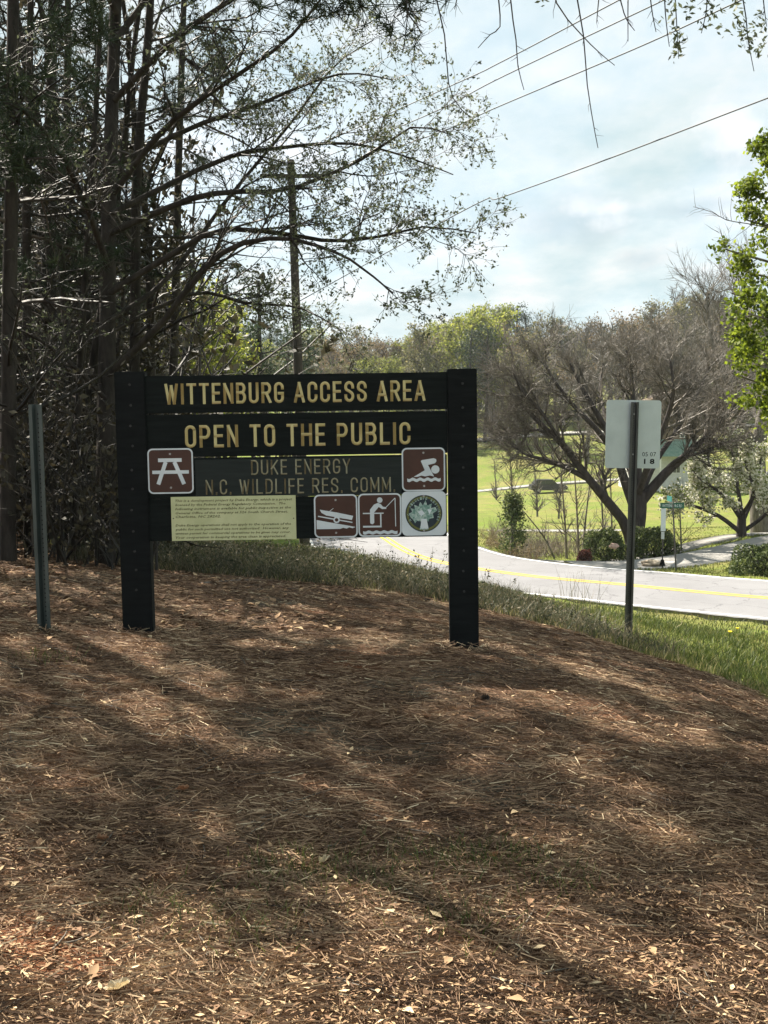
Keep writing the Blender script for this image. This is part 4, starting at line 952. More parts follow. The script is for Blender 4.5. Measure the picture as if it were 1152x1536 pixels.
tw = fan(rng, lim, 15, 9, 6, (1.0, 2.2), (.6, 1.3), (.35, .8), .035)
tree_thing('bare_tree', 'broad bare grey tree with low fork standing behind the roadside plate', 'tree', tuple(tk[0][0, 0]), [tk, lim], tw, None, (M['bark_black'], M['twig_grey'], None), sides=(8, 3))
rng = np.random.default_rng(44)
tk = limb([(1141, 812, 52), (1138, 740, 52), (1136, 690, 52), (1142, 640, 52), (1152, 580, 52), (1150, 500, 52)], .52, .2, 14)
LL = [limb(p_, r0, r1, 14) for p_, r0, r1 in (
    ([(1136, 705, 52), (1108, 665, 51), (1080, 632, 50), (1045, 600, 49), (1010, 565, 48), (985, 540, 48)], .26, .05),
    ([(1138, 670, 52), (1105, 625, 52), (1085, 570, 52), (1065, 500, 52), (1060, 440, 52)], .2, .04),
    ([(1142, 640, 52), (1125, 580, 53), (1115, 510, 53), (1100, 430, 54)], .2, .04),
    ([(1145, 620, 52), (1175, 560, 51), (1200, 480, 50), (1210, 420, 50)], .2, .04),
    ([(1095, 650, 50.6), (1060, 640, 49.5), (1020, 625, 48.5), (985, 620, 48)], .12, .03),
    ([(1110, 668, 51), (1070, 610, 49), (1020, 590, 47), (960, 555, 46)], .10, .03),
    ([(1138, 690, 52), (1170, 650, 52), (1200, 600, 52), (1240, 560, 52)], .16, .04))]
lim = cat(*LL)
tree_thing('bare_tree', 'bare grey tree with pale thick trunk behind the white flowering tree', 'tree', tuple(tk[0][0, 0]), [tk, lim], fan(rng, lim, 16, 10, 6, (1.4, 3.0), (.8, 1.5), (.4, 1.0), .06), None, (M['bark_grey'], M['twig_grey'], None), sides=(8, 3))

# slim saplings in the ditch, small conifer
def slim(px, py, d, top, seed, label, mats, group=None, n=20, name='sapling', bend=0, r=.07):
    rg_ = np.random.default_rng(seed); tr_ = limb([(px, py, d), (px + bend * .3, py - (py - top) * .4, d), (px + bend, top, d)], r, r * .25, 14)
    Lh = (tr_[0][0, -1, 2] - tr_[0][0, 0, 2])
    a_ = spawn(rg_, tr_, n, .15, 1, (25, 60), (Lh * .15, Lh * .4), 6, .12, .08, .5, .012, .4)
    b2_ = spawn(rg_, a_, 6, .15, 1, (20, 60), (.3, .9), 4, .15, .05, .6, .009)
    return tree_thing(name, label, 'tree', tuple(tr_[0][0, 0]), [tr_], [a_, b2_], None, (mats, M['twig_grey'], None), group, sides=(5, 3))
slim(850, 838, 46, 690, 51, 'leftmost pale slim sapling in the ditch left of the broad bare tree', M['bark_light'], bend=-10)
slim(868, 836, 47, 680, 52, 'second slim sapling from the left in the ditch', M['bark_light'], bend=-8)
slim(874, 834, 48, 700, 53, 'forked slim sapling just right of the second in the ditch', M['bark_grey'], bend=14)
slim(905, 815, 52, 690, 54, 'slim grey sapling just left of the trunk of the broad bare tree', M['bark_grey'], bend=-6)
slim(918, 812, 53, 700, 55, 'slim sapling nearest the broad bare trunk on its left', M['bark_grey'], bend=-3)
slim(772, 836, 43, 660, 56, 'thin bare sapling rising behind the little conifer', M['bark_grey'], bend=-8, n=34, r=.06)
slim(832, 838, 45, 740, 57, 'leaning bare sapling in the brush left of the slim trunks', M['bark_grey'], bend=-70, n=10, r=.05)
slim(1022, 832, 44, 740, 58, 'thin bare sapling behind the street name post', M['bark_grey'], bend=-3, n=10, r=.05)
slim(806, 775, 90, 700, 60, 'bare many-twigged shrub tree in front of the parked car, left one', M['bark_grey'], bend=-4, n=46, r=.10)
slim(838, 778, 88, 705, 63, 'bare many-twigged shrub tree in front of the parked car, right one', M['bark_grey'], bend=5, n=46, r=.10)
slim(745, 760, 120, 690, 59, 'grey bare shrub-like tree on the lawn slope right of the big sign', M['bark_grey'], bend=-4, n=30, r=.12)

def conifer(name, label, base, h, w_, seed, matl, lean=0, size=(.08, .16), n=2600, catg='tree', trunk=True, zs=1.0):
    rg_ = np.random.default_rng(seed); t_ = empty(name, base); tag(t_, label, catg)
    if trunk: MB().tube((0, 0, -.1), (0, 0, h * .95), w_ * .07, .02, 7).build('trunk', M['bark_grey'], t_)
    nb = 60; zc_ = rg_.random(nb) ** .8; an = rg_.random(nb) * 6.28; rad = w_ * .5 * (1 - zc_ * .8) * rg_.uniform(.5, 1.1, nb)
    C = np.stack([np.cos(an) * rad, np.sin(an) * rad, (.12 + .86 * zc_) * h], 1)
    pts_ = C[rg_.integers(0, nb, n)] + rg_.normal(size=(n, 3)) * np.array((w_ * .11, w_ * .11, h * .045))
    link('crown', mesh_data('crown', *(lambda q: (q[0], q[1], q[2]))(cards(rg_, pts_, size, .5))), matl, t_)
    return t_
b0 = G(768, 836, 42.5); conifer('small_conifer', 'little dark green conifer in the brush right of the big sign', tuple(b0), 2.5, 1.3, 61, M['evergreen'])

# flowering tree
rng = np.random.default_rng(62)
tk = limb([(1112, 806, 46), (1112, 790, 46), (1113, 770, 46)], .24, .17, 8)
LL = [limb(p_, r0, r1, 12) for p_, r0, r1 in (
    ([(1110, 798, 46), (1080, 775, 45.5), (1050, 762, 45), (1025, 755, 44.5), (1005, 752, 44)], .11, .03),
    ([(1112, 780, 46), (1095, 755, 45.5), (1075, 735, 45), (1050, 718, 45), (1035, 700, 45)], .10, .03),
    ([(1113, 775, 46), (1108, 740, 46), (1102, 700, 46), (1095, 660, 46)], .11, .03),
    ([(1115, 780, 46), (1128, 750, 46.5), (1138, 720, 47), (1142, 680, 47)], .10, .03),
    ([(1116, 796, 46), (1145, 775, 46), (1165, 750, 46), (1190, 730, 46)], .10, .03),
    ([(1113, 770, 46), (1085, 740, 47.5), (1065, 700, 48.5), (1060, 665, 49)], .09, .03),
    ([(1113, 772, 46), (1130, 740, 44.5), (1120, 700, 43.5), (1110, 670, 43)], .09, .03))]
lim = cat(*LL)
a = spawn(rng, lim, 13, .25, 1, (25, 70), (.5, 1.3), 6, .15, .04, .5, .012)
b_ = spawn(rng, a, 6, .15, 1, (25, 65), (.25, .6), 4, .15, .02, .5, .008)
c_ = along(rng, b_, 30, .1, 1, .10)
tree_thing('flowering_tree', 'small spreading tree covered in white blossom and young leaves at right', 'tree', tuple(tk[0][0, 0]), [tk, lim], [a, b_], cards(rng, c_, (.07, .15), .8),
           (M['bark_black'], M['twig_grey'], M['blossom']), sides=(7, 3), leafname='blossoms')

# mounded shrubs
def mound(name, label, px0, px1, pyt, pyb, d, seed, matl, n=9000, depth=None, size=(.05, .12), core=(.02, .028, .012)):
    rg_ = np.random.default_rng(seed); p0 = G(px0, pyb, d); p1 = G(px1, pyb, d); pt = G((px0 + px1) / 2, pyt, d)
    cx, cy = (p0[0] + p1[0]) / 2, d; a_ = (p1[0] - p0[0]) / 2; hh_ = pt[2] - p0[2]; dd = depth or a_ * .8
    th = rg_.random(n) * 6.28; v_ = rg_.random(n); lump = 1 + .13 * np.sin(th * 3 + seed) * np.cos(v_ * 5) + .08 * np.sin(th * 7 + 2) + .06 * np.sin(v_ * 11 + th * 5)
    rr_ = lump * (1 - .25 * rg_.random(n) ** 2); ph = v_ * math.pi / 2
    C = np.stack([a_ * np.cos(th) * np.cos(ph) ** .7 * rr_, dd * np.sin(th) * np.cos(ph) ** .7 * rr_, hh_ * np.sin(ph) * rr_], 1)
    C[:, 2] = np.maximum(C[:, 2], .03)
    o = empty(name, (cx, cy, p0[2])); tag(o, label, 'shrub')
    link('foliage', mesh_data('foliage', *cards(rg_, C, size, .5)), matl, o)
    st = walk(rg_, np.zeros((24, 3)), np.concatenate([rg_.normal(size=(24, 2)) * .8, np.full((24, 1), .6)], 1), np.full(24, min(a_, hh_ * 1.2)), 5, .1, .05)
    V, F, rn = tubes([(st, np.full((24, 5), .02))], 4); link('stems', mesh_data('stems', V, F, rn), M['twig_dark'], o)
    return o
mound('shrub', 'rounded dark evergreen shrub left of the broad bare trunk', 872, 942, 798, 842, 42, 71, M['evergreen'])
mound('shrub', 'larger rounded evergreen shrub right of the broad bare trunk', 944, 1018, 795, 838, 42.5, 72, M['evergreen'])
mound('shrub', 'low dark juniper spreading on the grass at the right edge', 1092, 1210, 822, 868, 35.5, 73, M['evergreen'], n=11000, size=(.05, .14))
mound('shrub', 'low reddish shrub beside the rounded evergreen shrub in the ditch', 866, 888, 826, 842, 41.2, 74, M['leaf_red'], n=1200)
# ditch brush between the grass triangle and the shrubs
rg = np.random.default_rng(8)
ptsb = [tuple(np.array((G(px, 840, d)[0], d, 0))) for px, d in [(rg.uniform(800, 885), rg.uniform(44.5, 52)) for _ in range(26)] + [(rg.uniform(722, 800), rg.uniform(53, 62)) for _ in range(18)] + [(772 + (q - 45) * 5 + rg.uniform(0, 30), q) for q in rg.uniform(42.5, 50, 22)]]
brush('ditch_brush', 'grey tangled brush along the ditch behind the road', ptsb, .5, 1.3, 9, M['brush'], None, 7, kind='stuff', catg='undergrowth')
ptsb = [tuple(np.array((G(px, 830, d)[0], d, 0))) for px, d in [(790 - (q - 41) * 5.5 + rg.uniform(-3, 3), q) for q in rg.uniform(40.5, 51, 16)]]
brush('rusty_weeds', 'rusty dry weeds at the edge of the ditch', ptsb, .3, .8, 10, M['leaf_rust'], M['leaf_rust'], 6, (.04, .08), 4, kind='stuff', catg='weeds')

# ------------------------------------------------------------------ street name post, marker, rock
M['sign_green'] = noise_mat('sign_green', (.01, .07, .045), (.02, .11, .07), 8, .45, .4, 0)
M['sign_teal'] = noise_mat('sign_teal', (.02, .13, .13), (.04, .2, .19), 8, .45, .4, 0)
base = G(1015, 858, 36.2); o = empty('street_name_sign', base); tag(o, 'green street name blades on a thin dark post beside the driveway', 'street sign')
k_ = 36.2 / FPX
MB().tube((0, 0, -.3), (-.18, 0, 103 * k_), .028, n=8).build('post', M['channel_dark'], o)
bl = MB().box((-27 * k_, -.012, 96.5 * k_), (9 * k_, .012, 105 * k_), .003).build('name_blade', M['sign_green'], o)
b2_ = MB().box((-13.5 * k_, -.3, 107 * k_), (-12.7 * k_, .3, 115 * k_), .002).build('cross_blade', M['sign_teal'], o); b2_.rotation_euler = (0, 0, R(0))
b2_.rotation_euler = (0, 0, 0)
MB().box((-14 * k_, -.03, 104 * k_), (-8 * k_, .03, 107.4 * k_)).build('bracket', M['steel'], o)
lf = lambda u, v: ((u - 1015) * k_, (858 - v) * k_)
text_mesh('WITTENBURG RD', 991, 1021, 755.4, 759.6, -.0135, M['plate_white'], bl, name='lettering', res=1, extrude=0, loc_fn=lf)
base = G(993.5, 846, 37.5); o = empty('marker_post', base); tag(o, 'thin dark post with narrow white paddle left of the street name post', 'marker post')
k_ = 37.5 / FPX
MB().tube((0, 0, -.2), (0, 0, 84 * k_), .025, n=8).build('post', M['channel_dark'], o)
MB().box((-4 * k_, -.04, 50 * k_), (3.4 * k_, -.028, 84 * k_), .005).build('paddle', M['plate_white'], o)
MB().box((-3 * k_, -.05, 38 * k_), (1.8 * k_, -.03, 49 * k_), .005).build('reflector', M['alu'], o)
MB().tube((0, 0, -.05), (0, 0, .16), .11, .05, 8).build('footing', M['hole'], o)
def rock(label, px, py, d, sx, sy, sz, mat, seed):
    bm = bmesh.new(); bmesh.ops.create_icosphere(bm, subdivisions=3, radius=1); rr_ = random.Random(seed)
    from mathutils import noise
    for v in bm.verts:
        k2 = 1 + .35 * noise.noise(v.co * 1.6 + Vector((seed, 0, 0))); v.co = Vector((v.co.x * sx * k2, v.co.y * sy * k2, v.co.z * sz * k2))
    me = bpy.data.meshes.new('rock'); bm.to_mesh(me); bm.free(); p_ = G(px, py, d); o = link('rock', me, mat, None, tuple(p_)); tag(o, label, 'rock')
M['rock'] = noise_mat('rock', (.22, .17, .12), (.5, .42, .32), 4, .9, .2, .6); M['rock_pink'] = noise_mat('rock_pink', (.38, .25, .2), (.5, .36, .3), 4, .9, .2, .3)
rock('pale tan rock at the foot of the thin marker post', 978, 845, 38.3, .42, .25, .13, M['rock'], 1)
rock('small pinkish stone showing against the rounded evergreen shrub', 921, 819, 40.3, .17, .1, .12, M['rock_pink'], 2)

# ------------------------------------------------------------------ house behind the trees, parked car
M['brown_wall'] = noise_mat('brown_wall', (.10, .075, .05), (.17, .13, .09), 3, .85, .2, .1, stretch=(1, 1, 12))
M['white_wall'] = noise_mat('white_wall', (.5, .5, .47), (.65, .65, .62), 3, .8, .2, 0)
M['roof_green'] = noise_mat('roof_green', (.17, .30, .24), (.33, .46, .38), 3, .6, .3, .1)
M['roof_dark'] = noise_mat('roof_dark', (.07, .06, .055), (.13, .115, .10), 8, .9, .1, .3)
M['trim'] = noise_mat('trim', (.62, .62, .6), (.75, .75, .73), 3, .7, .3, 0)
gm_, t, b = principled('window_glass', .08, .8); b.inputs['Base Color'].default_value = (.03, .04, .045, 1); M['glass'] = gm_
D = 125.0; k_ = D / FPX
base = G(1015, 728, D); base[2] = h1(base[0], D)
print('HOUSE', base, G(1015, 728, D)); hs = empty('house', base); tag(hs, 'brown gabled house with white lower walls and pale green porch roof behind the trees', 'house')
X = lambda px: (px - 1015) * k_; Z = lambda py: (728 - py) * k_
MB().box((X(950), 0, -1.2), (X(1062), 8, Z(676))).build('lower_wall', M['white_wall'], hs)
wb = MB(); wb.poly([(X(945), Z(676)), (X(1065), Z(676)), (X(1065), Z(640)), (X(1020), Z(588)), (X(985), Z(588)), (X(945), Z(640))], .6, 7); up = wb.build('upper_wall', M['brown_wall'], hs)
rf = MB()
for s_, (x0, z0_, x1, z1_) in enumerate(((X(936), Z(646), X(1003), Z(580)), (X(1003), Z(580), X(1074), Z(646)))):
    n_ = Vector((-(z1_ - z0_), x1 - x0)).normalized() * .18
    rf.poly([(x0, z0_), (x1, z1_), (x1 + n_.x * 0, z1_ + .2), (x0 + n_.x, z0_ + n_.y)], .25, 7.8)
rf.build('roof', M['roof_dark'], hs)
MB().poly([(X(930), Z(675)), (X(1050), Z(675)), (X(1046), Z(652)), (X(934), Z(652))], -1.6, .1).build('porch_face', M['roof_green'], hs)
pr = bmesh.new(); vv = [pr.verts.new(c) for c in ((X(930), -1.7, Z(676)), (X(1050), -1.7, Z(676)), (X(1048), .58, Z(651)), (X(932), .58, Z(651)))]; pr.faces.new(vv)
bmesh.ops.solidify(pr, geom=pr.faces[:], thickness=.1)
me = bpy.data.meshes.new('porch_roof'); pr.to_mesh(me); pr.free(); link('porch_roof', me, M['roof_green'], hs)
bpy.data.objects.remove(bpy.data.objects['porch_face'])
for px in (945, 985, 1030): MB().box((X(px) - .07, -1.6, -1), (X(px) + .07, -1.46, Z(677))).build('porch_column', M['trim'], hs)
for px, py, ww, hh_, yy in ((1024, 645, .62, .62, .6), (972, 645, .62, .62, .6), (1014, 693, 1.0, 1.4, 0), (975, 693, 1.0, 1.4, 0), (1048, 693, .9, 1.3, 0)):
    fr = MB(); cx, cz = X(px), Z(py); hw_2, hh2 = ww / 2, hh_ / 2
    for a_ in ((-hw_2, -hh2, -hw_2 + .1, hh2), (hw_2 - .1, -hh2, hw_2, hh2), (-hw_2 + .1, hh2 - .1, hw_2 - .1, hh2), (-hw_2 + .1, -hh2, hw_2 - .1, -hh2 + .1), (-.02, -hh2 + .1, .02, hh2 - .1)):
        fr.box((cx + a_[0], yy - .06, cz + a_[1]), (cx + a_[2], yy - .003, cz + a_[3]))
    f_o = fr.build('window', M['trim'], hs)
    MB().box((cx - hw_2 + .1, yy - .03, cz - hh2 + .1), (cx + hw_2 - .1, yy - .004, cz + hh2 - .1)).build('pane', M['glass'], f_o)
# car
D = 128.0; base = G(822, 752, D); base[2] = h1(base[0], D) + .02; car = empty('parked_car', base, R(4)); tag(car, 'dark parked car on the grass by the lane across the valley', 'car')
gm_, t, b = principled('car_paint', .3, .5); b.inputs['Base Color'].default_value = (.02, .022, .028, 1); M['paint'] = gm_
M['rubber'] = noise_mat('rubber', (.012, .012, .012), (.03, .03, .03), 9, .9, .2, 0)
prof = [(-2.2, .35), (-2.22, .75), (-2.1, .98), (-1.9, 1.0), (-1.55, 1.5), (-1.3, 1.58), (.35, 1.58), (.95, 1.08), (1.9, .95), (2.15, .75), (2.2, .4), (1.75, .33), (1.6, .6), (1.2, .66), (.9, .55), (.8, .3), (-.9, .3), (-1.0, .55), (-1.3, .66), (-1.65, .6), (-1.8, .33)]
MB().poly(prof, -.85, 1.7).build('body', M['paint'], car)
for s_ in (-.853, .853):
    for w3 in ([(-1.5, 1.02), (-1.3, 1.45), (-.55, 1.47), (-.55, 1.02)], [(-.47, 1.02), (-.47, 1.47), (.3, 1.47), (.78, 1.04)]):
        MB().poly(w3, s_ - .004, .008).build('window', M['glass'], car)
for x_ in (-1.35, 1.25):
    for y_ in (-.82, .62):
        wh = MB().tube((x_, y_, .33), (x_, y_ + .2, .33), .33, n=20).build('wheel', M['rubber'], car)
        MB().tube((x_, y_ - .01, .33), (x_, y_ + .21, .33), .19, n=14).build('rim', M['steel'], wh)
for y_ in (-.6, .6): MB().box((2.12, y_ - .15, .66), (2.2, y_ + .15, .8)).build('headlight', M['trim'], car)

# ------------------------------------------------------------------ utility pole and wires
M['pole_wood'] = noise_mat('pole_wood', (.025, .021, .018), (.07, .058, .048), 8, .9, .2, .4, stretch=(1, 1, .15))
M['wire'] = noise_mat('wire', (.02, .022, .024), (.05, .052, .055), 8, .6, .3, 0)
D = 36.0; pt = G(436, 240, D); pb = G(459, 800, D); pb = np.array((pb[0], D, h1(pb[0], D)))
up_o = empty('utility_pole', pb); tag(up_o, 'tall leaning wooden utility pole with crossarm behind the big sign', 'utility pole')
tp = Vector(pt - pb)
MB().tube((0, 0, -.5), tp, .19, .12, 12).build('pole', M['pole_wood'], up_o)
k_ = D / FPX
arm = tp + Vector((0, -.14, -.55))
MB().box(arm - Vector((1.0, .05, .06)), arm + Vector((1.35, .05, .06)), .01).build('crossarm', M['pole_wood'], up_o)
MB().tube(arm + Vector((-.7, 0, 0)), arm + Vector((0, .1, -.7)), .02, n=6).tube(arm + Vector((.7, 0, 0)), arm + Vector((0, .1, -.7)), .02, n=6).build('brace', M['bolt'], up_o)
M['porcelain'] = noise_mat('porcelain', (.2, .2, .19), (.35, .34, .32), 9, .3, .5, 0)
ins = []
for dx in (-.85, .15, 1.2):
    q_ = arm + Vector((dx, 0, .06)); MB().tube(q_, q_ + Vector((0, 0, .08)), .05, .04, 10).tube(q_ + Vector((0, 0, .08)), q_ + Vector((0, 0, .16)), .035, .03, 10).build('insulator', M['porcelain'], up_o); ins.append(np.array(q_ + Vector((0, 0, .16))) + pb)
tk_ = Vector(tp) * .66
MB().tube(tk_ + Vector((.05, -.12, 0)), tk_ + Vector((.05, -.2, 0)), .03, n=8).build('bracket', M['bolt'], up_o)
def wire(a0, seen, label, sag=.25, r=.014):
    pts_ = [a0] + [G(*s_) for s_ in seen]
    e_ = pts_[-1] + (pts_[-1] - pts_[-2]) * 1.6; pts_.append(e_)
    P = spline(pts_, 40)[None]; V, F, rn = tubes([(P, np.full((1, 40), r))], 5)
    o = link('overhead_wire', mesh_data('overhead_wire', V, F, rn), M['wire']); tag(o, label, 'wire')
wire(ins[0], [(676, 129, 28.0), (750, 94, 26.0), (929, 0, 22.2)], 'highest overhead wire crossing the upper sky')
wire(ins[1], [(640, 173, 29.0), (750, 117, 26.2), (992, 2, 21.8)], 'second highest overhead wire crossing the sky')
wire(ins[2], [(650, 202, 29.0), (750, 159, 26.0), (960, 70, 22.2), (1108, 2, 20.0)], 'third overhead wire from the top crossing the sky')
wire(np.array(tk_) * 1.0 + pb + np.array((.05, -.2, 0)), [(699, 314, 28.5), (750, 297, 27.0), (900, 243, 23.6), (1152, 147, 19.4)], 'lowest overhead wire well below the other three')

# ------------------------------------------------------------------ far woods
def far_tree(seed, h, w_, kind, leafm=None):
    rg_ = np.random.default_rng(seed); t_ = empty('woodland_tree')
    P = walk(rg_, np.zeros((1, 3)), np.array([[0., 0, 1]]), np.array([h * (.95 if kind == 'pine' else .6)]), 8, .04, .05)
    tr_ = (P, np.linspace(.3, .12, 8)[None])
    if kind == 'pine':
        a = spawn(rg_, tr_, 26, .45, 1, (55, 95), (w_ * .25, w_ * .5), 5, .1, .05, .4, .05, .35)
        V, F, rn = tubes([tr_, a], 5); link('trunk', mesh_data('trunk', V, F, rn, True), M['bark_dark'], t_)
        C = along(rg_, a, 110, .2, 1.05, .38); link('crown', mesh_data('crown', *cards(rg_, C, (.18, .5), .3)), leafm, t_)
        return t_
    a = spawn(rg_, tr_, 11, .3, 1, (15, 50), (w_ * .45, w_ * .8), 7, .10, .08, .6, .07, .2)
    b = spawn(rg_, a, 10, .15, 1, (20, 60), (w_ * .16, w_ * .36), 5, .12, .05, .6, .045)
    c = spawn(rg_, b, 7, .15, 1, (20, 60), (w_ * .08, w_ * .2), 3, .12, .04, .6, .028)
    V, F, rn = tubes([tr_, a], 5); link('trunk', mesh_data('trunk', V, F, rn, True), M['bark_grey'], t_)
    V, F, rn = tubes([b, c], 3); link('crown' if not leafm else 'branches', mesh_data('branches', V, F, rn), M['twig_far'], t_)
    if leafm:
        C = along(rg_, c, 8 if kind == 'dense' else 4, .1, 1, .28); link('crown', mesh_data('crown', *cards(rg_, C, (.16, .42), .7)), leafm, t_)
    return t_
FT = {'bare': [far_tree(1, 15, 8, 'bare'), far_tree(2, 17, 9, 'bare')],
      'olive': [far_tree(3, 15, 9, 'thin', M['leaf_olive']), far_tree(4, 16, 8, 'thin', M['leaf_olive'])],
      'yellow': [far_tree(5, 17, 9, 'dense', M['leaf_yellow'])], 'rust': [far_tree(6, 15, 9, 'thin', M['leaf_rust'])],
      'pine': [far_tree(7, 18, 6.5, 'pine', M['needle_far']), far_tree(8, 17, 6, 'pine', M['needle_far'])]}
LBL = {'bare': 'leafless grey tree of the far wood', 'olive': 'olive budding tree of the far wood', 'yellow': 'yellow green leafy tree of the far wood',
       'rust': 'rusty budding tree of the far wood', 'pine': 'dark pine of the far wood'}
used = set()
def put(kind, i, x, y, s, rz, label=None, group='x', z=None, sz=1.0):
    src = FT[kind][i % len(FT[kind])]
    if src.name in used: o = copy_tree(src)
    else: used.add(src.name); o = src
    px_ = 576 + x / y * 1600
    if not label: label = LBL[kind] + (', seen left of the utility pole' if px_ < 445 else ', seen above the big sign' if px_ < 690 else ', just right of the big sign' if px_ < 830 else ', behind the broad bare tree' if px_ < 1060 else ', near the right edge')
    o.location = (x, y, (h1(x, y) if z is None else z) - .1); o.rotation_euler = (0, 0, rz); o.scale = (s, s, s * sz)
    if 'label' in o: del o['label']
    if 'group' in o: del o['group']
    tag(o, label or LBL[kind], 'tree', (kind + ' trees of the far wood') if group == 'x' else group)
    return o
rg = np.random.default_rng(12)
def far_at(px, top, d, kind, i=0, **kw):
    x = (px - 576) / FPX * d; z0 = h1(x, d); zt = G(px, top, d)[2]
    nominal = max(v[2] for ch in FT[kind][i % len(FT[kind])].children for v in ch.bound_box)
    return put(kind, i, x, d, (zt - z0) / nominal, rg.uniform(0, 6.28), **kw)
TOP = lambda px: np.interp(px, [-200, 250, 330, 440, 540, 600, 640, 685, 735, 800, 870, 960, 1000, 1060, 1152, 1400], [430, 440, 455, 488, 490, 498, 482, 458, 454, 462, 468, 460, 430, 440, 450, 430])
for row, (d, dt) in enumerate(((202, 60), (209, 36), (218, 16), (229, 4), (242, 0))):
    px = -260 + row * 13
    while px < 1420:
        dd = d + rg.uniform(-4, 4)
        if 455 < px < 760: kd = ['olive', 'yellow', 'olive', 'rust', 'bare', 'olive', 'yellow'][int(rg.integers(7))]
        elif px < 455: kd = ['pine', 'olive', 'yellow', 'bare'][int(rg.integers(4))]
        else: kd = ['bare', 'bare', 'olive', 'olive', 'bare', 'rust'][int(rg.integers(6))]
        if row == 3 and rg.random() < .35: kd = 'pine'
        far_at(px, float(TOP(px)) + dt + rg.uniform(-6, 14), dd, kd, int(rg.integers(2)))
        px += rg.uniform(26, 40)
# the ones that can be told apart
far_at(735, 452, 192, 'yellow', label='brightest yellow green tree on the skyline right of the big sign', group=None)
far_at(700, 462, 193, 'yellow', label='yellow green tree left of the brightest one on the skyline', group=None)
far_at(700, 482, 186, 'pine', 0, label='left of two dark pines before the yellow green trees', group=None)
far_at(727, 484, 187, 'pine', 1, label='right of two dark pines before the yellow green trees', group=None)
far_at(765, 450, 230, 'pine', 1, label='pointed pine on the skyline right of the yellow green trees', group=None)
far_at(635, 474, 188, 'olive', 1, label='broad round brownish tree above the right part of the big sign', group=None)
far_at(1005, 418, 150, 'bare', 0, label='tall pale bare tree above the roadside plate on the skyline', group=None)
far_at(1060, 432, 140, 'bare', 1, label='bare tree on the skyline between the pale one and the leafy tree', group=None)
far_at(880, 470, 160, 'bare', 1, label='bare tree on the slope behind the broad bare tree, left one', group=None)
far_at(950, 462, 155, 'bare', 0, label='bare tree on the slope behind the broad bare tree, right one', group=None)
far_at(805, 500, 175, 'olive', 0, label='budding tree at the left foot of the wooded slope', group=None)
far_at(775, 520, 178, 'bare', 1, label='bare tree at the edge of the far lane right of the sign post', group=None)
# mid-distance group left of the utility pole
far_at(262, 392, 46, 'yellow', label='yellow green leafy tree between the dark trunks left of the utility pole', group=None)
far_at(306, 420, 52, 'yellow', label='smaller yellow green tree right of the first, left of the utility pole', group=None)
far_at(352, 408, 62, 'pine', 0, label='dark pine left of the utility pole, left of a pair', group=None)
far_at(405, 402, 66, 'pine', 1, label='dark pine left of the utility pole, right of a pair', group=None)
far_at(440, 440, 75, 'pine', 0, label='dark pine directly behind the utility pole', group=None)
far_at(200, 400, 60, 'pine', 1, label='dark pine behind the slim trunks left of the yellow green tree', group=None)
far_at(120, 380, 58, 'pine', 0, label='dark pine seen low between the trunks above the channel post', group=None)
far_at(30, 360, 60, 'pine', 1, label='dark pine seen low between the trunks at the left edge', group=None)
ptsb = [(rg.uniform(-95, 120), rg.uniform(201, 210), 0) for _ in range(80)]
brush('wood_edge_brush', 'grey green brush along the foot of the far wood', ptsb, 1.5, 4.5, 31, M['twig_far'], M['leaf_olive'], 6, (.25, .6), 3, kind='stuff', catg='undergrowth', spread=2.0)

# ------------------------------------------------------------------ ground cover
def blades(rng, x, y, h, wd, lean=.35, rn=None):
    m = len(x); z = H(x, y) - .01; an = rng.random(m) * 6.28; ln = rng.normal(size=(m, 2)) * lean * h[:, None]
    s = np.stack([np.cos(an), np.sin(an), np.zeros(m)], 1) * wd[:, None] * .5
    b0_ = np.stack([x, y, z], 1); b1 = b0_ + np.stack([ln[:, 0] * .35, ln[:, 1] * .35, h * .55], 1); b2_ = b0_ + np.stack([ln[:, 0], ln[:, 1], h], 1)
    V = np.stack([b0_ - s, b0_ + s, b1 - s * .8, b1 + s * .8, b2_ - s * .1, b2_ + s * .1], 1).reshape(-1, 3)
    i = np.arange(m)[:, None] * 6; F = np.concatenate([i + np.array([[0, 1, 3, 2]]), i + np.array([[2, 3, 5, 4]])])
    return V, F, np.repeat(rng.random(m) if rn is None else rn, 6)
rng = np.random.default_rng(90)
def scatter(n, d0, d1, side=.42, ex=1.2):
    d = np.exp(rng.uniform(math.log(d0), math.log(d1), n)); return rng.uniform(-1, 1, n) * (side * d + ex), d
def off_ways(x, y):
    ok = np.ones(len(x), bool)
    for line, hw2 in WAYS: ok &= way_dist(x, y, line) > hw2 + .02
    return ok
# verge grass on the bank
x, y = scatter(130000, 5.5, 34); k_ = (grassy(x, y) > rng.random(len(x))) & (x > -4) & off_ways(x, y) ; x, y = x[k_], y[k_]
patch = .5 + .5 * np.sin(x * 1.3 + y * .7) * np.sin(y * .9 - x * .6)
hg = rng.uniform(.03, .10, len(x)) * (.8 + .7 * patch); edge_ = np.clip(1 - (y - YE(x)) / 2.2, 0, 1); rn = np.clip(rng.random(len(x)) * .5 + .22 * (1 - patch) + edge_ * .35 + (rng.random(len(x)) < .2) * .3, 0, 1)
V, F, r_ = blades(rng, x, y, hg, .004 + .0006 * y, .4, rn)
o = link('verge_grass', mesh_data('verge_grass', V, F, r_), M['grass']); tag(o, 'green and straw coloured grass on the bank beside the road', 'grass', kind='stuff')
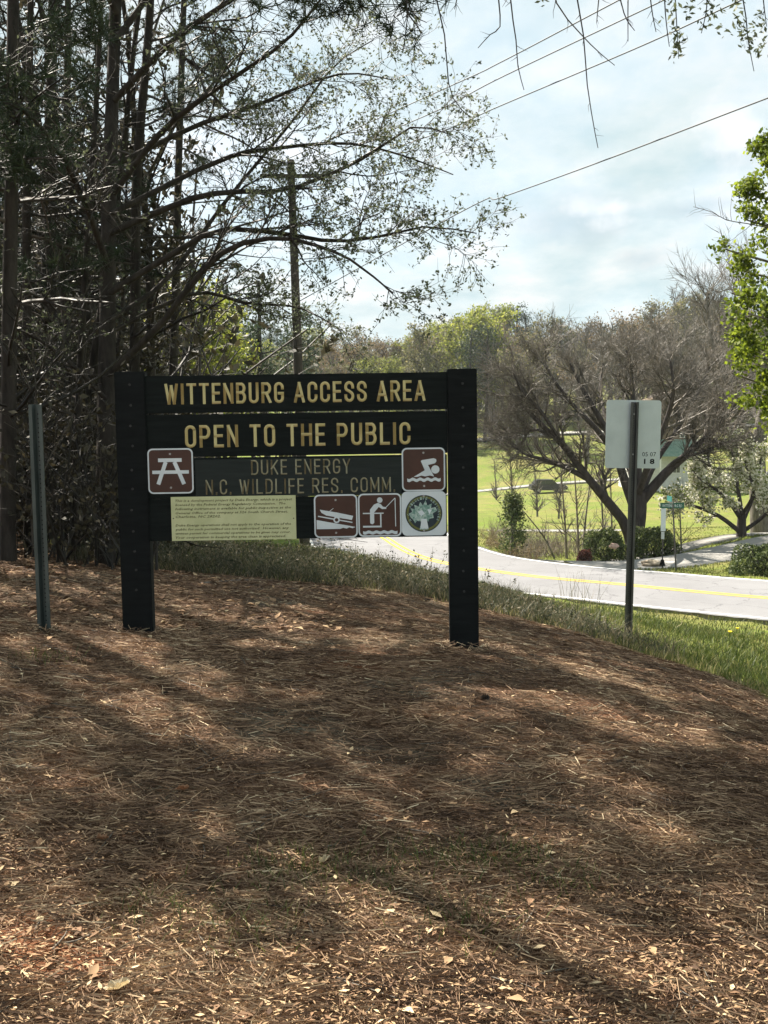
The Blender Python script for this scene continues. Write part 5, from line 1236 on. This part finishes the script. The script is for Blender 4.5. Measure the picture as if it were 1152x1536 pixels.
# lawns beyond the road
x, y = scatter(80000, 33, 80, .42, 2); k_ = off_ways(x, y) & (y > np.interp(x, [-30, 0, 3, 12, 30], [200, 60, 38, 33, 22])); x, y = x[k_], y[k_]
patch = .5 + .5 * np.sin(x * .5 + y * .3) * np.sin(y * .4 - x * .3)
V, F, r_ = blades(rng, x, y, rng.uniform(.04, .10, len(x)), np.full(len(x), .035), .4, np.clip(.35 + rng.random(len(x)) * .35 + patch * .15, 0, 1))
o = link('lawn_grass', mesh_data('lawn_grass', V, F, r_), M['grass']); tag(o, 'mown lawn grass beyond the road', 'grass', kind='stuff')
# weeds along the crest behind the sign
n = 2000; x = rng.uniform(-3.6, 2.4, n); y = np.interp(x, [-3.6, -.9, .5, 1.5, 2.4], [12.3, 11.8, 11.3, 10.6, 9.3]) + rng.random(n) ** 1.3 * 4.8
st0 = np.stack([x, y, H(x, y) - .02], 1); hh_ = rng.uniform(.10, .30, n) * np.interp(x, [-3.6, 0, 1.2, 2.3], [1, 1, .85, .6]) * (.75 + .5 * np.sin(x * 4.1 + y) ** 2) * (1 + .8 * (rng.random(n) < .04))
P = walk(rng, st0, np.concatenate([rng.normal(size=(n, 2)) * .3, np.ones((n, 1))], 1), hh_, 5, .15, .05)
stw = (P, np.linspace(.0035, .0015, 5)[None] * np.ones((n, 1)))
sb = spawn(rng, stw, 2, .3, 1, (20, 50), (.05, .14), 3, .1, .05, .8, .0015)
V, F, r_ = tubes([stw, sb], 3); o = link('crest_weeds', mesh_data('crest_weeds', V, F, r_ * .9), M['weed']); tag(o, 'dull green leafy weeds along the crest behind the big sign', 'weeds', kind='stuff')
V, F, r_ = cards(rng, np.concatenate([along(rng, stw, 6, .05, 1, .025), along(rng, sb, 3, .2, 1, .02)]), (.018, .05), .45); link('leaves', mesh_data('leaves', V, F, r_), M['weed'], o)
n = 15000; x = rng.uniform(-3.8, 2.6, n); y = np.interp(x, [-3.6, -.9, .5, 1.5, 2.4], [12.2, 11.6, 11.1, 10.4, 9.0]) + rng.random(n) ** 1.4 * 5.5
V, F, r_ = blades(rng, x, y, rng.uniform(.06, .2, n) * (.6 + .8 * np.sin(x * 3 + y * 2) ** 2), np.full(n, .009), .55, np.clip(rng.random(n) * .8 + .2, 0, 1)); o = link('tangled_grass', mesh_data('tangled_grass', V, F, r_), M['weed']); tag(o, 'tangled dull grass and dry stems on the crest behind the big sign', 'grass', kind='stuff')
# tall dry grass stems against the road
n = 900; px = np.concatenate([rng.uniform(725, 815, 520), rng.uniform(845, 910, 40), rng.uniform(815, 945, 120), rng.uniform(560, 690, 220)]); d = rng.uniform(11.5, 15.5, n); x = (px - 576) / FPX * d
hgt = rng.uniform(.12, .34, n); hgt[520:560] = rng.uniform(.45, .72, 40)
V, F, r_ = blades(rng, x, d, hgt, np.full(n, .006), .3, rng.random(n)); o = link('dry_grass', mesh_data('dry_grass', V, F, r_), M['weed']); tag(o, 'thin dry grass stems standing against the road', 'grass', kind='stuff')

# pine straw and leaf litter on the mound
n = 330000; x, y = scatter(n, 2.1, 16, .42, 1.1); k_ = grassy(x, y) < rng.random(n) * .9 + .05; x, y = x[k_], y[k_]; n = len(x)
patch = .5 + .5 * np.sin(x * 1.9 + 1.4 * np.sin(y * 1.1)) * np.sin(y * 1.7 + .8 * x)
k2 = (rng.random(n) < .55 + .45 * patch) & (rng.random(n) > clayness(x, y) * .75); x, y, patch = x[k2], y[k2], patch[k2]; n = len(x)
an = rng.normal(size=n) * .9 + rng.integers(0, 2, n) * math.pi; L_ = rng.uniform(.03, .14, n)
dx, dy = np.cos(an) * L_ / 2, np.sin(an) * L_ / 2; wd = (.0009 + .00024 * y)
sx_, sy_ = -np.sin(an) * wd / 2, np.cos(an) * wd / 2
zz_ = H0(x, y); gx = (H0(x + .05, y) - zz_) / .05; gy = (H0(x, y + .05) - zz_) / .05; lift = rng.random(n) * .016 + .002; tilt = rng.normal(size=n) * .10
V = np.zeros((n, 4, 3))
for k, (a_, s_) in enumerate(((-1, -1), (-1, 1), (1, 1), (1, -1))):
    X_ = dx * a_ + sx_ * s_; Y_ = dy * a_ + sy_ * s_; V[:, k, 0] = x + X_; V[:, k, 1] = y + Y_; V[:, k, 2] = zz_ + gx * X_ + gy * Y_ + lift + tilt * L_ * .5 * a_ + .0012 * s_
fine_ = np.sin(x * 11 + 2.5 * np.sin(y * 7)) * np.sin(y * 13 + 2 * np.sin(x * 6)); mid_ = np.sin(x * 3.7 + 2 * np.sin(y * 2.3)) * np.sin(y * 4.1 + x)
rn = np.clip(rng.beta(1.7, 1.9, n) * .8 + patch * .10 + fine_ * .12 + mid_ * .10 + (rng.random(n) < .08) * .3, 0, 1)
o = link('pine_straw', mesh_data('pine_straw', V.reshape(-1, 3), np.arange(n * 4).reshape(n, 4), np.repeat(rn, 4)), M['straw']); tag(o, 'brown pine needles covering the ground before the big sign', 'pine straw', kind='stuff')
def litter(n, d0, d1, size, ratio, side=.42, bright=1.0, left=False):
    x, y = scatter(n, d0, d1, side, 1.0)
    if left: x = -np.abs(x) * .9 - .3
    k_ = (grassy(x, y) < .5) & (rng.random(n) < .35 + .65 * (.5 + .5 * np.sin(x * 4.3 + 2 * np.sin(y * 3.1)) * np.sin(y * 5.2 + x * 1.7))); x, y = x[k_], y[k_]; m = len(x); an = rng.normal(size=m) * 1.1; s = size[0] + (size[1] - size[0]) * rng.random(m) ** 1.6 * 1.25; w2 = s * rng.uniform(*ratio, m)
    c, sn = np.cos(an), np.sin(an); z = H0(x, y) + .008 + rng.random(m) * .012; curl = rng.uniform(-.1, .35, m) * w2; t1_ = rng.normal(size=m) * .25
    V = np.zeros((m, 6, 3))
    for k, (a_, b3, up3) in enumerate(((-.5, 0, 0), (0, .5, 1), (.5, 0, .2), (0, -.5, 1), (.12, .42, 1.1), (.12, -.42, 1.1))):
        lx, ly = a_ * s, b3 * w2; V[:, k, 0] = x + lx * c - ly * sn; V[:, k, 1] = y + lx * sn + ly * c; V[:, k, 2] = z + curl * up3 + t1_ * lx
    i = np.arange(m)[:, None] * 6
    F3 = np.concatenate([i + np.array([[0, 2, 4]]), i + np.array([[0, 4, 1]]), i + np.array([[0, 5, 2]]), i + np.array([[0, 3, 5]])])
    return V.reshape(-1, 3), F3, np.repeat(np.clip(rng.beta(1.6, 1.9, m) * bright, 0, 1), 6)
V1, F1, r1_ = litter(30000, 2.1, 14, (.008, .026), (.2, .6)); V2, F2, r2_ = litter(5000, 7.5, 14, (.04, .085), (.35, .7), .5, .9, True)
V3, F3, r3_ = litter(1100, 2.2, 12, (.03, .055), (.3, .7), .42, 1.15)
V4, F4, r4_ = litter(15000, 2.1, 4.2, (.006, .030), (.10, .40), .42, 1.05)
V5, F5, r5_ = litter(20000, 2.1, 3.9, (.008, .026), (.12, .4), .42, 1.0); r5_ = .45 + .5 * r5_; nb_ = len(V1) + len(V2) + len(V3) + len(V4)
V = np.concatenate([V1, V2, V3, V4, V5]); F = np.concatenate([F1, F2 + len(V1), F3 + len(V1) + len(V2), F4 + len(V1) + len(V2) + len(V3), F5 + nb_])
o = link('leaf_litter', mesh_data('leaf_litter', V, F, np.concatenate([r1_, r2_, r3_, r4_, r5_])), M['dead_leaf']); tag(o, 'small dead leaves and wood chips scattered over the pine straw', 'leaf litter', kind='stuff')
PB = []
for bx_, by_, rr_ in ((*G(208, 950, 7.3)[:2], .16), (*G(702, 977, 7.27)[:2], .16), (*G(66, 943, 6.9)[:2], .08), (*G(942, 968, 11.7)[:2], .1)):
    m = 420; a = rng.random(m) * 6.28; q = rr_ * rng.uniform(.7, 1.7, m); PB.append(np.stack([bx_ + np.cos(a) * q, by_ + np.sin(a) * q * .8, rng.uniform(.01, .05, m) * np.clip(1.8 - q / rr_, .2, 1)], 1))
PB = np.concatenate(PB); m = len(PB); PB[:, 2] += H0(PB[:, 0], PB[:, 1]); a = rng.random(m) * 6.28; sl = rng.normal(size=m) * .3; Lg = rng.uniform(.03, .09, m)[:, None]; dd_ = nrm(np.stack([np.cos(a), np.sin(a), sl], 1)) * Lg * .5; ss_ = np.stack([-np.sin(a), np.cos(a), np.full(m, .4)], 1) * .0018
V = np.stack([PB - dd_ - ss_, PB - dd_ + ss_, PB + dd_ + ss_, PB + dd_ - ss_], 1).reshape(-1, 3)
o = link('piled_straw', mesh_data('piled_straw', V, np.arange(m * 4).reshape(m, 4), np.repeat(rng.random(m), 4)), M['straw']); tag(o, 'loose straw gathered round the feet of the posts', 'pine straw', kind='stuff')
# sticks lying about
m = 420; x, y = scatter(m, 2.3, 13); an = rng.normal(size=m) * .8; P0 = np.stack([x, y, H0(x, y) + .012], 1); P = walk(rng, P0, np.stack([np.cos(an), np.sin(an), np.zeros(m)], 1), rng.uniform(.06, .3, m), 5, .12, 0)
P[:, :, 2] = H0(P[:, :, 0], P[:, :, 1]) + .012; k_ = grassy(x, y) < .5; V, F, r_ = tubes([(P[k_], np.linspace(.0035, .0015, 5)[None] * np.ones((k_.sum(), 1)))], 4)
o = link('twig_litter', mesh_data('twig_litter', V, F, r_), M['twig_grey']); tag(o, 'thin fallen twigs lying on the pine straw', 'twigs', kind='stuff')
# sprouting grass in the straw
cl = np.array([G(px, py, d)[:2] for px, py, d in ((425, 1322, 3.62), (790, 1295, 3.75), (720, 1300, 3.7), (65, 1028, 6.1), (600, 1290, 3.75), (250, 1385, 3.3), (380, 1420, 3.15), (850, 1350, 3.5), (560, 1345, 3.5), (700, 1400, 3.25), (460, 1330, 3.6), (690, 1320, 3.7))])
x = (cl[:, None, 0] + rng.normal(size=(12, 130)) * .10).ravel(); y = (cl[:, None, 1] + rng.normal(size=(12, 130)) * .09).ravel()
V, F, r_ = blades(rng, x, y, rng.uniform(.025, .08, len(x)), np.full(len(x), .0035), .5, rng.random(len(x)) * .7); o = link('grass_sprouts', mesh_data('grass_sprouts', V, F, r_), M['grass']); tag(o, 'sparse green grass sprouts coming through the straw', 'grass', kind='stuff')

# single leaves and cones that can be picked out
def ground_at(px, py):
    """where the view line through the pixel meets the ground"""
    lo, hi = 1.5, 16.0
    ds = np.linspace(lo, hi, 400); P = np.array([G(px, py, d) for d in ds]); f = P[:, 2] - H0(P[:, 0], P[:, 1]); i = int(np.argmax(f < 0)); return P[i]
M['oak_leaf'] = noise_mat('oak_leaf', (.28, .15, .08), (.5, .32, .2), 30, .8, .2, .2); M['pale_leaf'] = noise_mat('pale_leaf', (.5, .42, .28), (.7, .62, .45), 30, .8, .2, .2)
def big_leaf(px, py, s, rot, mat, label, seed):
    rr_ = random.Random(seed); p_ = ground_at(px, py); bm = bmesh.new(); n = 22; rim = []
    c = bm.verts.new((0, 0, .004))
    for k in range(n):
        a = 2 * math.pi * k / n; r = s * (.34 + .16 * abs(math.cos(a)) + .07 * math.cos(5 * a + seed) + rr_.uniform(-.03, .03)); rim.append(bm.verts.new((r * math.cos(a), r * .62 * math.sin(a), .01 + .3 * s * abs(math.sin(a)) * .5 + rr_.uniform(0, .01))))
    for k in range(n): bm.faces.new((c, rim[k], rim[(k + 1) % n]))
    bmesh.ops.solidify(bm, geom=bm.faces[:], thickness=.0008)
    me = bpy.data.meshes.new('fallen_leaf'); bm.to_mesh(me); bm.free()
    o = link('fallen_leaf', me, mat, None, (p_[0], p_[1], h1(p_[0], p_[1]) + .012)); o.rotation_euler = (rr_.uniform(-.2, .3), rr_.uniform(-.2, .2), rot); tag(o, label, 'leaf')
big_leaf(153, 1268, .045, .2, M['oak_leaf'], 'single pinkish tan dead leaf on the straw at lower left', 1)
big_leaf(485, 1303, .05, .9, M['pale_leaf'], 'pale upturned dead leaf by the grass sprouts at lower centre', 2)
big_leaf(275, 1195, .055, .1, M['oak_leaf'], 'orange brown dead leaf on the straw below the left post', 3)
big_leaf(178, 1503, .07, .5, M['pale_leaf'], 'large pale dead leaf near the bottom edge at left', 4)
big_leaf(742, 1295, .035, .2, M['oak_leaf'], 'small orange leaf beside the right grass sprouts', 5)
big_leaf(820, 1282, .035, 1.2, M['pale_leaf'], 'small pale leaf just above right grass sprouts', 6)
big_leaf(640, 1085, .06, 2.2, M['oak_leaf'], 'tan dead leaf lying left of the near pine cone', 7)
def cone(px, py, s, label, seed):
    p_ = ground_at(px, py); o = empty('pine_cone', (p_[0], p_[1], h1(p_[0], p_[1]) + s * .35)); tag(o, label, 'pine cone'); o.rotation_euler = (R(75), R(20), R(40 * seed))
    bmc = MB(); bmc.tube((0, 0, -s * .6), (0, 0, s * .6), s * .22, s * .1, 8); bmc.build('core', M['bark_dark'], o)
    mb = MB()
    for k in range(70):
        a = k * 2.4; z = (-.6 + 1.2 * k / 70) * s; r = s * .42 * math.sin(math.pi * (k + 8) / 82) + s * .08; c_, s__ = math.cos(a), math.sin(a)
        v = [mb.bm.verts.new(q_) for q_ in ((c_ * r * .3 - s__ * s * .07, s__ * r * .3 + c_ * s * .07, z), (c_ * r * .3 + s__ * s * .07, s__ * r * .3 - c_ * s * .07, z), (c_ * r + s__ * s * .05, s__ * r - c_ * s * .05, z + s * .12), (c_ * r - s__ * s * .05, s__ * r + c_ * s * .05, z + s * .12))]
        mb.bm.faces.new(v)
    tag(mb.build('scales', M['bark_dark'], o), kind='stuff')
cone(727, 1052, .045, 'dark pine cone on the straw just below the right post', 1)
cone(640, 903, .05, 'dark pine cone at the weed edge left of the right post', 2)
cone(247, 1043, .03, 'small dark pine cone below the left post', 3)
# fallen branches
def fallen(pp, r, label, mat='bark_light'):
    pts_ = [ground_at(a_, b3) + np.array((0, 0, .012)) for a_, b3 in pp]; P = spline(pts_, 14)[None]; V, F, rn = tubes([(P, np.linspace(r, r * .4, 14)[None])], 6)
    o = link('fallen_stick', mesh_data('fallen_stick', V, F, rn, True), M[mat]); tag(o, label, 'stick')
fallen([(52, 1408), (56, 1392), (70, 1382), (88, 1376)], .003, 'thin curved pale stick near the lower left edge')
fallen([(1025, 1318), (1060, 1310), (1090, 1303), (1118, 1298)], .005, 'grey stick lying at the right below the mound edge')
fallen([(100, 1482), (130, 1470), (160, 1460)], .006, 'dark short stick near bottom left corner', 'bark_dark')
fallen([(330, 1452), (370, 1468), (405, 1488)], .004, 'thin brown stick near the bottom left of centre', 'bark_dark')
fallen([(300, 877), (345, 873), (400, 872), (440, 876)], .012, 'long brown branch lying before the weeds behind the sign', 'bark_grey')
M['petal'] = noise_mat('petal', (.6, .42, .02), (.8, .6, .03), 30, .7, .2, 0)
for i_, (px, py) in enumerate(((1095, 951), (1106, 945))):
    ds = np.linspace(9, 25, 400); P = np.array([G(px, py, d) for d in ds]); f = P[:, 2] - H0(P[:, 0], P[:, 1]) - .12; j = int(np.argmax(f < 0)); p_ = P[j]; z0 = h1(p_[0], p_[1])
    o = empty('dandelion', (p_[0], p_[1], z0)); tag(o, ('left' if i_ == 0 else 'right') + ' of two yellow dandelions in the verge grass at right', 'flower')
    MB().tube((0, 0, 0), (0, 0, .14), .003, n=5).build('stem', M['grass'], o); MB().tube((0, 0, .14), (0, 0, .165), .012, .034, 10).build('flower_head', M['petal'], o)

hz = MB().box((-720, -70, -40), (720, 1520, 62)).build('haze', None); tag(hz, kind='stuff')
m_ = bpy.data.materials.new('haze'); m_.use_nodes = True; m_.node_tree.nodes.clear()
mo = m_.node_tree.nodes.new('ShaderNodeOutputMaterial'); pv = m_.node_tree.nodes.new('ShaderNodeVolumePrincipled'); pv.inputs['Density'].default_value = .00016; pv.inputs['Color'].default_value = (.88, .94, 1, 1); pv.inputs['Anisotropy'].default_value = 0
m_.node_tree.links.new(pv.outputs[0], mo.inputs['Volume']); hz.data.materials.clear(); hz.data.materials.append(m_)
bpy.context.view_layer.update()
print('GROUND Z', float(ZZ.min()), float(ZZ.max()))
tot = sum(sum(len(p_.vertices) - 2 for p_ in m_.polygons) if len(m_.polygons) < 2000 else len(m_.loops) - 2 * len(m_.polygons) for m_ in bpy.data.meshes if m_.users)
print('TRIANGLES', tot, 'OBJECTS', len(sc.objects))
